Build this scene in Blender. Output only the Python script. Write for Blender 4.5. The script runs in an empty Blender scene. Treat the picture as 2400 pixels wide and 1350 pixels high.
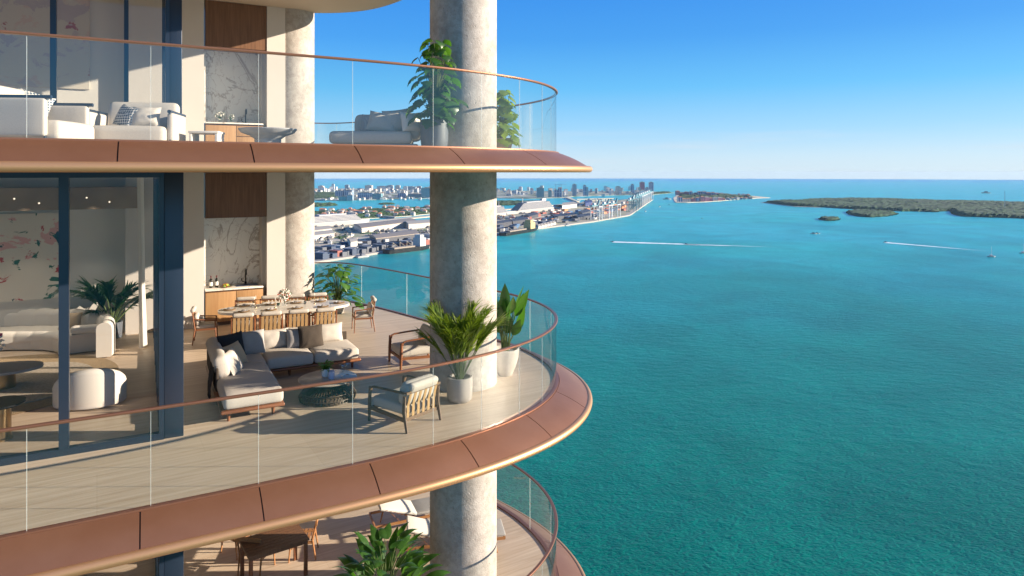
import bpy, bmesh, math, random
from mathutils import Vector, Matrix, noise
R = math.radians
random.seed(7)
S = bpy.context.scene
COL = S.collection
EYE = 150.0                      # camera height above the bay, metres
F = 1600.0
# ---------------------------------------------------------------- camera, world, sun
cam = bpy.data.cameras.new('camera'); cam_o = bpy.data.objects.new('camera', cam); COL.objects.link(cam_o)
cam_o.location = (0, 0, EYE); cam_o.rotation_euler = (R(90), 0, 0)
cam.sensor_width = 36; cam.lens = 24; cam.shift_y = -271/2400
cam.clip_start = .1; cam.clip_end = 60000
S.camera = cam_o
S.view_settings.view_transform = 'Standard'; S.view_settings.look = 'None'
S.view_settings.exposure = 1.25; S.view_settings.gamma = 1
SUN_EL, SUN_AZ = R(15.5), R(89)    # azimuth clockwise from +Y
w = bpy.data.worlds.new('World'); S.world = w; w.use_nodes = True
nt = w.node_tree; nt.nodes.clear()
out = nt.nodes.new('ShaderNodeOutputWorld'); bg = nt.nodes.new('ShaderNodeBackground')
sky = nt.nodes.new('ShaderNodeTexSky'); sky.sky_type = 'NISHITA'; sky.sun_disc = False
sky.sun_elevation = SUN_EL; sky.sun_rotation = SUN_AZ
sky.air_density = 1.0; sky.dust_density = 0.25; sky.ozone_density = 3.0; sky.altitude = 0
tcs = nt.nodes.new('ShaderNodeTexCoord'); sps = nt.nodes.new('ShaderNodeSeparateXYZ'); nt.links.new(tcs.outputs['Generated'], sps.inputs[0])
rps = nt.nodes.new('ShaderNodeValToRGB'); nt.links.new(sps.outputs[2], rps.inputs[0]); e = rps.color_ramp.elements
e[0].position = 0; e[0].color = (.56,.74,.90,1); e[1].position = 1; e[1].color = (.02,.13,.50,1)
for pz, c in ((.022,(.50,.71,.91)),(.06,(.29,.60,.92)),(.12,(.09,.47,.89)),(.19,(.028,.31,.83)),(.26,(.012,.245,.80)),(.5,(.03,.19,.62))):
    x = e.new(pz); x.color = (*c, 1)
sc = nt.nodes.new('ShaderNodeVectorMath'); sc.operation = 'SCALE'; sc.inputs['Scale'].default_value = 3.7; nt.links.new(rps.outputs[0], sc.inputs[0])
mxs = nt.nodes.new('ShaderNodeMix'); mxs.data_type = 'RGBA'; mxs.inputs[0].default_value = .88   # clear tropical blue laid over the physical sky
nt.links.new(sky.outputs[0], mxs.inputs[6]); nt.links.new(sc.outputs[0], mxs.inputs[7])
mpc = nt.nodes.new('ShaderNodeMapping'); mpc.inputs['Scale'].default_value = (3, 3, 42); mpc.inputs['Rotation'].default_value = (R(-4), R(5), 0); nt.links.new(tcs.outputs['Generated'], mpc.inputs[0])
nc = nt.nodes.new('ShaderNodeTexNoise'); nc.inputs['Scale'].default_value = 1.6; nc.inputs['Detail'].default_value = 5; nt.links.new(mpc.outputs[0], nc.inputs['Vector'])
c1 = nt.nodes.new('ShaderNodeMapRange'); c1.inputs[1].default_value = .52; c1.inputs[2].default_value = .75; c1.inputs[4].default_value = .6; nt.links.new(nc.outputs[0], c1.inputs[0])
c2 = nt.nodes.new('ShaderNodeMapRange'); c2.inputs[1].default_value = .07; c2.inputs[2].default_value = .035; nt.links.new(sps.outputs[2], c2.inputs[0])
c3 = nt.nodes.new('ShaderNodeMath'); c3.operation = 'MULTIPLY'; nt.links.new(c1.outputs[0], c3.inputs[0]); nt.links.new(c2.outputs[0], c3.inputs[1])
mxc = nt.nodes.new('ShaderNodeMix'); mxc.data_type = 'RGBA'; mxc.inputs[7].default_value = (2.5,2.8,3.1,1); nt.links.new(c3.outputs[0], mxc.inputs[0]); nt.links.new(mxs.outputs[2], mxc.inputs[6])
nt.links.new(mxc.outputs[2], bg.inputs[0]); nt.links.new(bg.outputs[0], out.inputs[0])
bg.inputs[1].default_value = 0.12
sun = bpy.data.lights.new('sun', 'SUN'); sun_o = bpy.data.objects.new('sun', sun); COL.objects.link(sun_o)
sun.energy = 5.0; sun.angle = R(.5); sun.color = (1, .86, .69)
sd = Vector((math.sin(SUN_AZ)*math.cos(SUN_EL), math.cos(SUN_AZ)*math.cos(SUN_EL), math.sin(SUN_EL)))
sun_o.rotation_euler = sd.to_track_quat('Z', 'Y').to_euler(); sun_o.location = sd*200

# ---------------------------------------------------------------- helpers
def tag(o, label=None, cat=None, group=None, kind=None):
    if label: o['label'] = label
    if cat: o['category'] = cat
    if group: o['group'] = group
    if kind: o['kind'] = kind
    return o
def empty(name, loc, rz=0, label=None, cat=None, group=None):
    o = bpy.data.objects.new(name, None); COL.objects.link(o); o.empty_display_size = .2
    o.location = loc; o.rotation_euler = (0, 0, rz)
    return tag(o, label, cat, group)
def copy_tree(o, loc=None, rz=None, label=None, parent=None):
    c = o.copy(); COL.objects.link(c)
    if parent: c.parent = parent
    if loc is not None: c.location = loc
    if rz is not None: c.rotation_euler = (0, 0, rz)
    if label: c['label'] = label
    for ch in KIDS.get(o.name, []):
        copy_tree(ch, parent=c)
        KIDS.setdefault(c.name, [])
    return c
KIDS = {}
class MB:
    def __init__(s): s.v = []; s.f = []
    def add(s, vs, fs, M=None):
        b = len(s.v)
        s.v += [tuple(M @ Vector(p)) for p in vs] if M is not None else [tuple(p) for p in vs]
        s.f += [tuple(i+b for i in f) for f in fs]; return s
    def box(s, x0, x1, y0, y1, z0, z1, M=None):
        return s.add([(x0,y0,z0),(x1,y0,z0),(x1,y1,z0),(x0,y1,z0),(x0,y0,z1),(x1,y0,z1),(x1,y1,z1),(x0,y1,z1)],
            [(0,3,2,1),(4,5,6,7),(0,1,5,4),(1,2,6,5),(2,3,7,6),(3,0,4,7)], M)
    def rbox(s, x0, x1, y0, y1, z0, z1, r=.03, puff=0, m=5, M=None, side=0):
        a = [(x1-x0)/2, (y1-y0)/2, (z1-z0)/2]; c0 = [(x0+x1)/2, (y0+y1)/2, (z0+z1)/2]
        r = min(r, min(a)*.98)
        L = []
        for k in range(3):
            i = a[k]-r; mm = m if a[k] > .12 else 1
            L.append([-a[k], -a[k]+r*.15, -a[k]+r*.45]+[-i+2*i*j/mm for j in range(mm+1)]+[a[k]-r*.45, a[k]-r*.15, a[k]])
        vd = {}; vs = []; fs = []
        def vert(p):
            q = []; c = [max(-(a[k]-r), min(a[k]-r, p[k])) for k in range(3)]
            d = Vector([p[k]-c[k] for k in range(3)])
            if d.length > 0: d = d.normalized()*r
            q = [c[k]+d[k] for k in range(3)]
            ux, uy, uz = q[0]/a[0], q[1]/a[1], q[2]/a[2]
            q[2] += puff*(1-ux*ux)*(1-uy*uy)*(1 if q[2] > 0 else -.3)
            q[0] += side*(1-uz*uz)*ux; q[1] += side*(1-uz*uz)*uy
            key = tuple(round(t, 5) for t in q)
            if key not in vd: vd[key] = len(vs); vs.append((q[0]+c0[0], q[1]+c0[1], q[2]+c0[2]))
            return vd[key]
        for ax in range(3):
            b, c = (ax+1) % 3, (ax+2) % 3
            for sg in (-1, 1):
                for i in range(len(L[b])-1):
                    for j in range(len(L[c])-1):
                        qs = []
                        for (p, q) in ((i,j),(i+1,j),(i+1,j+1),(i,j+1)):
                            t = [0,0,0]; t[ax] = sg*a[ax]; t[b] = L[b][p]; t[c] = L[c][q]; qs.append(vert(t))
                        if sg < 0: qs.reverse()
                        u = list(dict.fromkeys(qs))
                        if len(u) > 2: fs.append(tuple(u))
        return s.add(vs, fs, M)
    def tube(s, pts, r, n=8, M=None, cap=True, up=None, sy=1.0):
        pts = [Vector(p) for p in pts]; k = len(pts); rs = r if isinstance(r, (list, tuple)) else [r]*k
        vs = []; fs = []; pu = None
        for i, p in enumerate(pts):
            t = (pts[min(i+1, k-1)]-pts[max(i-1, 0)]).normalized()
            if pu is None:
                h = Vector(up) if up else (Vector((0,0,1)) if abs(t.z) < .9 else Vector((1,0,0)))
            else: h = pu
            a = (h - t*h.dot(t)).normalized(); b = t.cross(a); pu = a
            for j in range(n):
                q = 2*math.pi*(j+.5)/n
                vs.append(p + a*math.cos(q)*rs[i]*sy + b*math.sin(q)*rs[i])
        for i in range(k-1):
            for j in range(n):
                fs.append((i*n+j, i*n+(j+1) % n, (i+1)*n+(j+1) % n, (i+1)*n+j))
        if cap: fs.append(tuple(range(n-1, -1, -1))); fs.append(tuple((k-1)*n+j for j in range(n)))
        return s.add(vs, fs, M)
    def bar(s, p, q, w, h, M=None, up=(0,0,1)):
        p, q = Vector(p), Vector(q); t = (q-p).normalized(); u = Vector(up)
        if abs(t.dot(u)) > .95: u = Vector((0,1,0))
        a = t.cross(u).normalized()*w/2; b = a.cross(t).normalized()*h/2
        vs = [p-a-b, p+a-b, p+a+b, p-a+b, q-a-b, q+a-b, q+a+b, q-a+b]
        return s.add(vs, [(0,3,2,1),(4,5,6,7),(0,1,5,4),(1,2,6,5),(2,3,7,6),(3,0,4,7)], M)
    def lathe(s, prof, n=28, c=(0,0,0), M=None):
        vs = []; fs = []; k = len(prof)
        for (r, z) in prof:
            for j in range(n):
                q = 2*math.pi*j/n; vs.append((c[0]+r*math.cos(q), c[1]+r*math.sin(q), c[2]+z))
        for i in range(k-1):
            for j in range(n): fs.append((i*n+j, i*n+(j+1) % n, (i+1)*n+(j+1) % n, (i+1)*n+j))
        if prof[0][0] > 1e-4: fs.append(tuple(range(n-1, -1, -1)))
        if prof[-1][0] > 1e-4: fs.append(tuple((k-1)*n+j for j in range(n)))
        return s.add(vs, fs, M)
    def prism(s, poly, z0, z1, M=None):
        n = len(poly)
        ar = sum(poly[i][0]*poly[(i+1) % n][1]-poly[(i+1) % n][0]*poly[i][1] for i in range(n))
        if ar < 0: poly = poly[::-1]
        vs = [(p[0], p[1], z0) for p in poly]+[(p[0], p[1], z1) for p in poly]
        fs = [tuple(range(n-1, -1, -1)), tuple(range(n, 2*n))]+[(i, (i+1) % n, n+(i+1) % n, n+i) for i in range(n)]
        return s.add(vs, fs, M)
    def pillow(s, w, h, t, M=None, n=12, seed=0):
        vs = []; fs = []; idx = {}
        for sd_ in (1, -1):
            for i in range(n+1):
                for j in range(n+1):
                    u, v = -1+2*i/n, -1+2*j/n
                    if sd_ < 0 and (i in (0, n) or j in (0, n)): idx[(sd_,i,j)] = idx[(1,i,j)]; continue
                    e = max(0, (1-u*u)*(1-v*v))
                    th = t/2*e**.42
                    x = u*w/2*(1-.07*(1-v*v)*abs(u)); z = v*h/2*(1-.07*(1-u*u)*abs(v))
                    wr = .012*noise.noise(Vector((u*2.2+seed*7.1, v*2.2, seed+sd_)))*e**.3
                    idx[(sd_,i,j)] = len(vs); vs.append((x, -sd_*th+wr, z+h/2))
            for i in range(n):
                for j in range(n):
                    q = [idx[(sd_,i,j)], idx[(sd_,i+1,j)], idx[(sd_,i+1,j+1)], idx[(sd_,i,j+1)]]
                    if sd_ < 0: q.reverse()
                    fs.append(tuple(q))
        return s.add(vs, fs, M)
    def leaf(s, p, az, el, L, W, droop=.8, fold=.25, n=6, notch=False, base=.75, twist=0):
        p = Vector(p); vs = []; fs = []
        sv = Vector((-math.sin(az), math.cos(az), 0))
        for i in range(n+1):
            t = i/n; pit = el-droop*t
            d = Vector((math.cos(az)*math.cos(pit), math.sin(az)*math.cos(pit), math.sin(pit)))
            if i: p = p+d*L/n
            nn = d.cross(sv); s2 = (sv*math.cos(twist)+nn*math.sin(twist))
            ww = W*math.sin(math.pi*min(1, (.06+.94*t))**base)
            if i == n: ww = 0.002
            if notch and i % 2 == 1: ww *= .72
            up = -nn*fold*ww
            vs += [p+s2*ww+up, p.copy(), p-s2*ww+up]
        for i in range(n):
            b = i*3
            fs += [(b, b+3, b+4, b+1), (b+1, b+4, b+5, b+2)]
        return s.add(vs, fs)
    def build(s, name, mat, parent=None, loc=None, rot=None, smooth=True, ang=38, **kw):
        me = bpy.data.meshes.new(name); me.from_pydata([tuple(v) for v in s.v], [], s.f)
        me.materials.append(mat); me.update()
        if smooth:
            me.shade_smooth(); me.set_sharp_from_angle(angle=R(ang))
        o = bpy.data.objects.new(name, me); COL.objects.link(o)
        if parent: o.parent = parent; KIDS.setdefault(parent.name, []).append(o)
        if loc is not None: o.location = loc
        if rot is not None: o.rotation_euler = rot
        return tag(o, **kw)
def TR(x=0, y=0, z=0, rx=0, ry=0, rz=0):
    return Matrix.Translation((x, y, z)) @ Matrix.Rotation(rz, 4, 'Z') @ Matrix.Rotation(rx, 4, 'X') @ Matrix.Rotation(ry, 4, 'Y')
# ---------------------------------------------------------------- materials
def mat(name, col, rough=.6, metal=0, spec=.5, noise_=None, bump=None, coat=0, emit=None, trans=0):
    m = bpy.data.materials.new(name); m.use_nodes = True; t = m.node_tree; b = t.nodes['Principled BSDF']
    b.inputs['Base Color'].default_value = (*col, 1); b.inputs['Roughness'].default_value = rough
    b.inputs['Metallic'].default_value = metal; b.inputs['Specular IOR Level'].default_value = spec
    if coat: b.inputs['Coat Weight'].default_value = coat
    if emit: b.inputs['Emission Color'].default_value = (*col, 1); b.inputs['Emission Strength'].default_value = emit
    tc = t.nodes.new('ShaderNodeTexCoord')
    if noise_:                                  # (scale xyz, amount, detail, second colour)
        mp = t.nodes.new('ShaderNodeMapping'); t.links.new(tc.outputs['Object'], mp.inputs[0])
        mp.inputs['Scale'].default_value = noise_[0]
        if len(noise_) > 4: mp.inputs['Rotation'].default_value = (0, 0, noise_[4])
        n = t.nodes.new('ShaderNodeTexNoise'); n.inputs['Scale'].default_value = 1; n.inputs['Detail'].default_value = noise_[2]
        n.inputs['Roughness'].default_value = .6
        t.links.new(mp.outputs[0], n.inputs['Vector'])
        rp = t.nodes.new('ShaderNodeValToRGB'); lo = .5-noise_[1]; hi = .5+noise_[1]
        rp.color_ramp.elements[0].position = max(0, lo); rp.color_ramp.elements[1].position = min(1, hi)
        rp.color_ramp.elements[0].color = (*noise_[3], 1); rp.color_ramp.elements[1].color = (*col, 1)
        t.links.new(n.outputs[0], rp.inputs[0]); t.links.new(rp.outputs[0], b.inputs['Base Color'])
    if bump:                                    # (scale, strength, distance)
        n2 = t.nodes.new('ShaderNodeTexNoise'); n2.inputs['Scale'].default_value = bump[0]; n2.inputs['Detail'].default_value = 4
        t.links.new(tc.outputs['Object'], n2.inputs['Vector'])
        bm = t.nodes.new('ShaderNodeBump'); bm.inputs['Strength'].default_value = bump[1]; bm.inputs['Distance'].default_value = bump[2]
        t.links.new(n2.outputs[0], bm.inputs['Height']); t.links.new(bm.outputs[0], b.inputs['Normal'])
    return m
def glass(name, tint, refl=1.45, extra=0.0, rough=0.0):
    m = bpy.data.materials.new(name); m.use_nodes = True; t = m.node_tree; t.nodes.clear()
    o = t.nodes.new('ShaderNodeOutputMaterial'); mx = t.nodes.new('ShaderNodeMixShader')
    tr = t.nodes.new('ShaderNodeBsdfTransparent'); tr.inputs[0].default_value = (*tint, 1)
    gl = t.nodes.new('ShaderNodeBsdfGlossy'); gl.inputs['Roughness'].default_value = rough
    ge = t.nodes.new('ShaderNodeNewGeometry'); dt_ = t.nodes.new('ShaderNodeVectorMath'); dt_.operation = 'DOT_PRODUCT'
    t.links.new(ge.outputs['Normal'], dt_.inputs[0]); t.links.new(ge.outputs['Incoming'], dt_.inputs[1])
    ab = t.nodes.new('ShaderNodeMath'); ab.operation = 'ABSOLUTE'; t.links.new(dt_.outputs['Value'], ab.inputs[0])
    om = t.nodes.new('ShaderNodeMath'); om.operation = 'SUBTRACT'; om.inputs[0].default_value = 1; t.links.new(ab.outputs[0], om.inputs[1])
    pw = t.nodes.new('ShaderNodeMath'); pw.operation = 'POWER'; pw.inputs[1].default_value = 5; t.links.new(om.outputs[0], pw.inputs[0])
    fr = t.nodes.new('ShaderNodeMath'); fr.operation = 'MULTIPLY'; fr.inputs[1].default_value = .9; t.links.new(pw.outputs[0], fr.inputs[0])
    ad = t.nodes.new('ShaderNodeMath'); ad.operation = 'ADD'; ad.use_clamp = True; ad.inputs[1].default_value = extra
    t.links.new(fr.outputs[0], ad.inputs[0]); t.links.new(ad.outputs[0], mx.inputs[0])
    t.links.new(tr.outputs[0], mx.inputs[1]); t.links.new(gl.outputs[0], mx.inputs[2]); t.links.new(mx.outputs[0], o.inputs[0])
    return m
def edgemat():
    m = mat('glass_edge', (.62,.68,.66), rough=.3); t = m.node_tree; o = t.nodes['Material Output']; mx = t.nodes.new('ShaderNodeMixShader'); mx.inputs[0].default_value = .32
    tr = t.nodes.new('ShaderNodeBsdfTransparent'); t.links.new(tr.outputs[0], mx.inputs[1]); t.links.new(t.nodes['Principled BSDF'].outputs[0], mx.inputs[2]); t.links.new(mx.outputs[0], o.inputs[0]); return m
UANG = R(28.3)
def travertine():
    m = mat('travertine', (.45,.37,.285), rough=.45, spec=.22)
    t = m.node_tree; b = t.nodes['Principled BSDF']; tc = t.nodes.new('ShaderNodeTexCoord')
    mp = t.nodes.new('ShaderNodeMapping'); mp.inputs['Rotation'].default_value = (0, 0, -UANG-R(3)); t.links.new(tc.outputs['Object'], mp.inputs[0])
    m2 = t.nodes.new('ShaderNodeMapping'); m2.inputs['Scale'].default_value = (.5, 11, 1); t.links.new(mp.outputs[0], m2.inputs[0])
    n = t.nodes.new('ShaderNodeTexNoise'); n.inputs['Scale'].default_value = 1.3; n.inputs['Detail'].default_value = 7; n.inputs['Distortion'].default_value = .4
    n.inputs['Roughness'].default_value = .65
    t.links.new(m2.outputs[0], n.inputs['Vector'])
    rp = t.nodes.new('ShaderNodeValToRGB'); e = rp.color_ramp.elements
    e[0].position = .3; e[0].color = (.50,.37,.255,1); e[1].position = .7; e[1].color = (.68,.55,.42,1)
    x = e.new(.5); x.color = (.60,.47,.345,1)
    t.links.new(n.outputs[0], rp.inputs[0])
    br = t.nodes.new('ShaderNodeTexBrick'); br.inputs['Scale'].default_value = 1; br.inputs['Mortar Size'].default_value = .003
    br.inputs['Brick Width'].default_value = 2.4; br.inputs['Row Height'].default_value = 1.2
    br.inputs['Color1'].default_value = (1,1,1,1); br.inputs['Color2'].default_value = (.93,.92,.91,1); br.inputs['Mortar'].default_value = (.88,.86,.84,1)
    t.links.new(mp.outputs[0], br.inputs['Vector'])
    mu = t.nodes.new('ShaderNodeMix'); mu.data_type = 'RGBA'; mu.blend_type = 'MULTIPLY'; mu.inputs[0].default_value = 1
    t.links.new(rp.outputs[0], mu.inputs[6]); t.links.new(br.outputs[0], mu.inputs[7]); t.links.new(mu.outputs[2], b.inputs['Base Color'])
    return m
def concrete():
    m = mat('concrete', (.52,.47,.42), rough=.9); t = m.node_tree; b = t.nodes['Principled BSDF']; tc = t.nodes.new('ShaderNodeTexCoord')
    def nz(sc, det, ro=.6):
        n = t.nodes.new('ShaderNodeTexNoise'); n.inputs['Scale'].default_value = sc; n.inputs['Detail'].default_value = det; n.inputs['Roughness'].default_value = ro
        t.links.new(tc.outputs['Object'], n.inputs['Vector']); return n.outputs[0]
    prev = None
    for src, lo, hi, ca in ((nz(1.6, 10, .7), .36, .62, (.70,.68,.66)), (nz(9, 6), .42, .55, (.86,.85,.84)), (nz(26, 3), .62, .70, (1.25,1.25,1.22))):
        mr = t.nodes.new('ShaderNodeMapRange'); mr.inputs[1].default_value = lo; mr.inputs[2].default_value = hi; t.links.new(src, mr.inputs[0])
        mx = t.nodes.new('ShaderNodeMix'); mx.data_type = 'RGBA'; t.links.new(mr.outputs[0], mx.inputs[0])
        mx.inputs[6].default_value = (*ca, 1) if ca[0] < 1 else (1,1,1,1); mx.inputs[7].default_value = (1,1,1,1) if ca[0] < 1 else (.72,.70,.68,1)
        if prev is None:
            mu = t.nodes.new('ShaderNodeMix'); mu.data_type = 'RGBA'; mu.blend_type = 'MULTIPLY'; mu.inputs[0].default_value = 1; mu.inputs[6].default_value = (.49,.445,.40,1); t.links.new(mx.outputs[2], mu.inputs[7])
        else:
            mu = t.nodes.new('ShaderNodeMix'); mu.data_type = 'RGBA'; mu.blend_type = 'MULTIPLY'; mu.inputs[0].default_value = 1; t.links.new(prev, mu.inputs[6]); t.links.new(mx.outputs[2], mu.inputs[7])
        prev = mu.outputs[2]
    t.links.new(prev, b.inputs['Base Color'])
    vo = t.nodes.new('ShaderNodeTexVoronoi'); vo.inputs['Scale'].default_value = 9; t.links.new(tc.outputs['Object'], vo.inputs['Vector'])
    pit = t.nodes.new('ShaderNodeMapRange'); pit.inputs[1].default_value = .06; pit.inputs[2].default_value = .12; t.links.new(vo.outputs[0], pit.inputs[0])
    ad = t.nodes.new('ShaderNodeMath'); ad.operation = 'MULTIPLY_ADD'; ad.inputs[1].default_value = 1.0; t.links.new(nz(45, 5), ad.inputs[0]); t.links.new(pit.outputs[0], ad.inputs[2])
    bm = t.nodes.new('ShaderNodeBump'); bm.inputs['Strength'].default_value = .6; bm.inputs['Distance'].default_value = .012; t.links.new(ad.outputs[0], bm.inputs['Height']); t.links.new(bm.outputs[0], b.inputs['Normal'])
    return m
def marble():
    m = mat('marble', (.85,.80,.72), rough=.25, spec=.5)
    t = m.node_tree; b = t.nodes['Principled BSDF']; tc = t.nodes.new('ShaderNodeTexCoord')
    mp = t.nodes.new('ShaderNodeMapping'); mp.inputs['Rotation'].default_value = (0, R(35), 0); mp.inputs['Scale'].default_value = (1.1,1.1,.8)
    t.links.new(tc.outputs['Object'], mp.inputs[0])
    prev = None
    for sc, wd, col in ((1.0, .022, (.34,.24,.15)), (2.3, .012, (.5,.40,.30))):
        n = t.nodes.new('ShaderNodeTexNoise'); n.inputs['Scale'].default_value = sc; n.inputs['Detail'].default_value = 6; n.inputs['Roughness'].default_value = .6
        n.inputs['Distortion'].default_value = 1.1
        t.links.new(mp.outputs[0], n.inputs['Vector'])
        s1 = t.nodes.new('ShaderNodeMath'); s1.operation = 'SUBTRACT'; s1.inputs[1].default_value = .5; t.links.new(n.outputs[0], s1.inputs[0])
        ab = t.nodes.new('ShaderNodeMath'); ab.operation = 'ABSOLUTE'; t.links.new(s1.outputs[0], ab.inputs[0])
        mr = t.nodes.new('ShaderNodeMapRange'); mr.inputs[1].default_value = 0; mr.inputs[2].default_value = wd; mr.inputs[3].default_value = .75; mr.inputs[4].default_value = 0
        t.links.new(ab.outputs[0], mr.inputs[0])
        mx = t.nodes.new('ShaderNodeMix'); mx.data_type = 'RGBA'; t.links.new(mr.outputs[0], mx.inputs[0])
        if prev: t.links.new(prev, mx.inputs[6])
        else: mx.inputs[6].default_value = (.88,.82,.72,1)
        mx.inputs[7].default_value = (*col, 1); prev = mx.outputs[2]
    t.links.new(prev, b.inputs['Base Color'])
    return m
def facade(name, wall, win, sx=12., sz=9., rough=.4, frac=.45, vertical=True):
    """windows of distant buildings: storeys and bays from the object's own coordinates"""
    m = mat(name, wall, rough=rough); t = m.node_tree; b = t.nodes['Principled BSDF']; tc = t.nodes.new('ShaderNodeTexCoord')
    sp = t.nodes.new('ShaderNodeSeparateXYZ'); t.links.new(tc.outputs['Object'], sp.inputs[0])
    def band(sock, size, fr):
        d = t.nodes.new('ShaderNodeMath'); d.operation = 'DIVIDE'; d.inputs[1].default_value = size; t.links.new(sock, d.inputs[0])
        f = t.nodes.new('ShaderNodeMath'); f.operation = 'FRACT'; t.links.new(d.outputs[0], f.inputs[0])
        g = t.nodes.new('ShaderNodeMath'); g.operation = 'LESS_THAN'; g.inputs[1].default_value = fr; t.links.new(f.outputs[0], g.inputs[0]); return g.outputs[0]
    a = band(sp.outputs[2], sz, frac); ad = t.nodes.new('ShaderNodeMath'); ad.operation = 'ADD'; t.links.new(sp.outputs[0], ad.inputs[0]); t.links.new(sp.outputs[1], ad.inputs[1])
    c = band(ad.outputs[0], sx, .6)
    mu = t.nodes.new('ShaderNodeMath'); mu.operation = 'MULTIPLY'; t.links.new(a, mu.inputs[0]); t.links.new(c, mu.inputs[1])
    mx = t.nodes.new('ShaderNodeMix'); mx.data_type = 'RGBA'; mx.inputs[6].default_value = (*wall, 1); mx.inputs[7].default_value = (*win, 1)
    t.links.new(mu.outputs[0], mx.inputs[0]); t.links.new(mx.outputs[2], b.inputs['Base Color'])
    return m
def leafmat(name, a, b_):
    m = mat(name, a, rough=.38, spec=.5, noise_=((6,6,6), .18, 2, b_))
    b = m.node_tree.nodes['Principled BSDF']; o = m.node_tree.nodes['Material Output']
    tl = m.node_tree.nodes.new('ShaderNodeBsdfTranslucent'); tl.inputs[0].default_value = (a[0]*2.2, a[1]*2.4, a[2]*.8, 1)
    mx = m.node_tree.nodes.new('ShaderNodeMixShader'); mx.inputs[0].default_value = .3
    m.node_tree.links.new(b.outputs[0], mx.inputs[1]); m.node_tree.links.new(tl.outputs[0], mx.inputs[2]); m.node_tree.links.new(mx.outputs[0], o.inputs[0])
    return m
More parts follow.
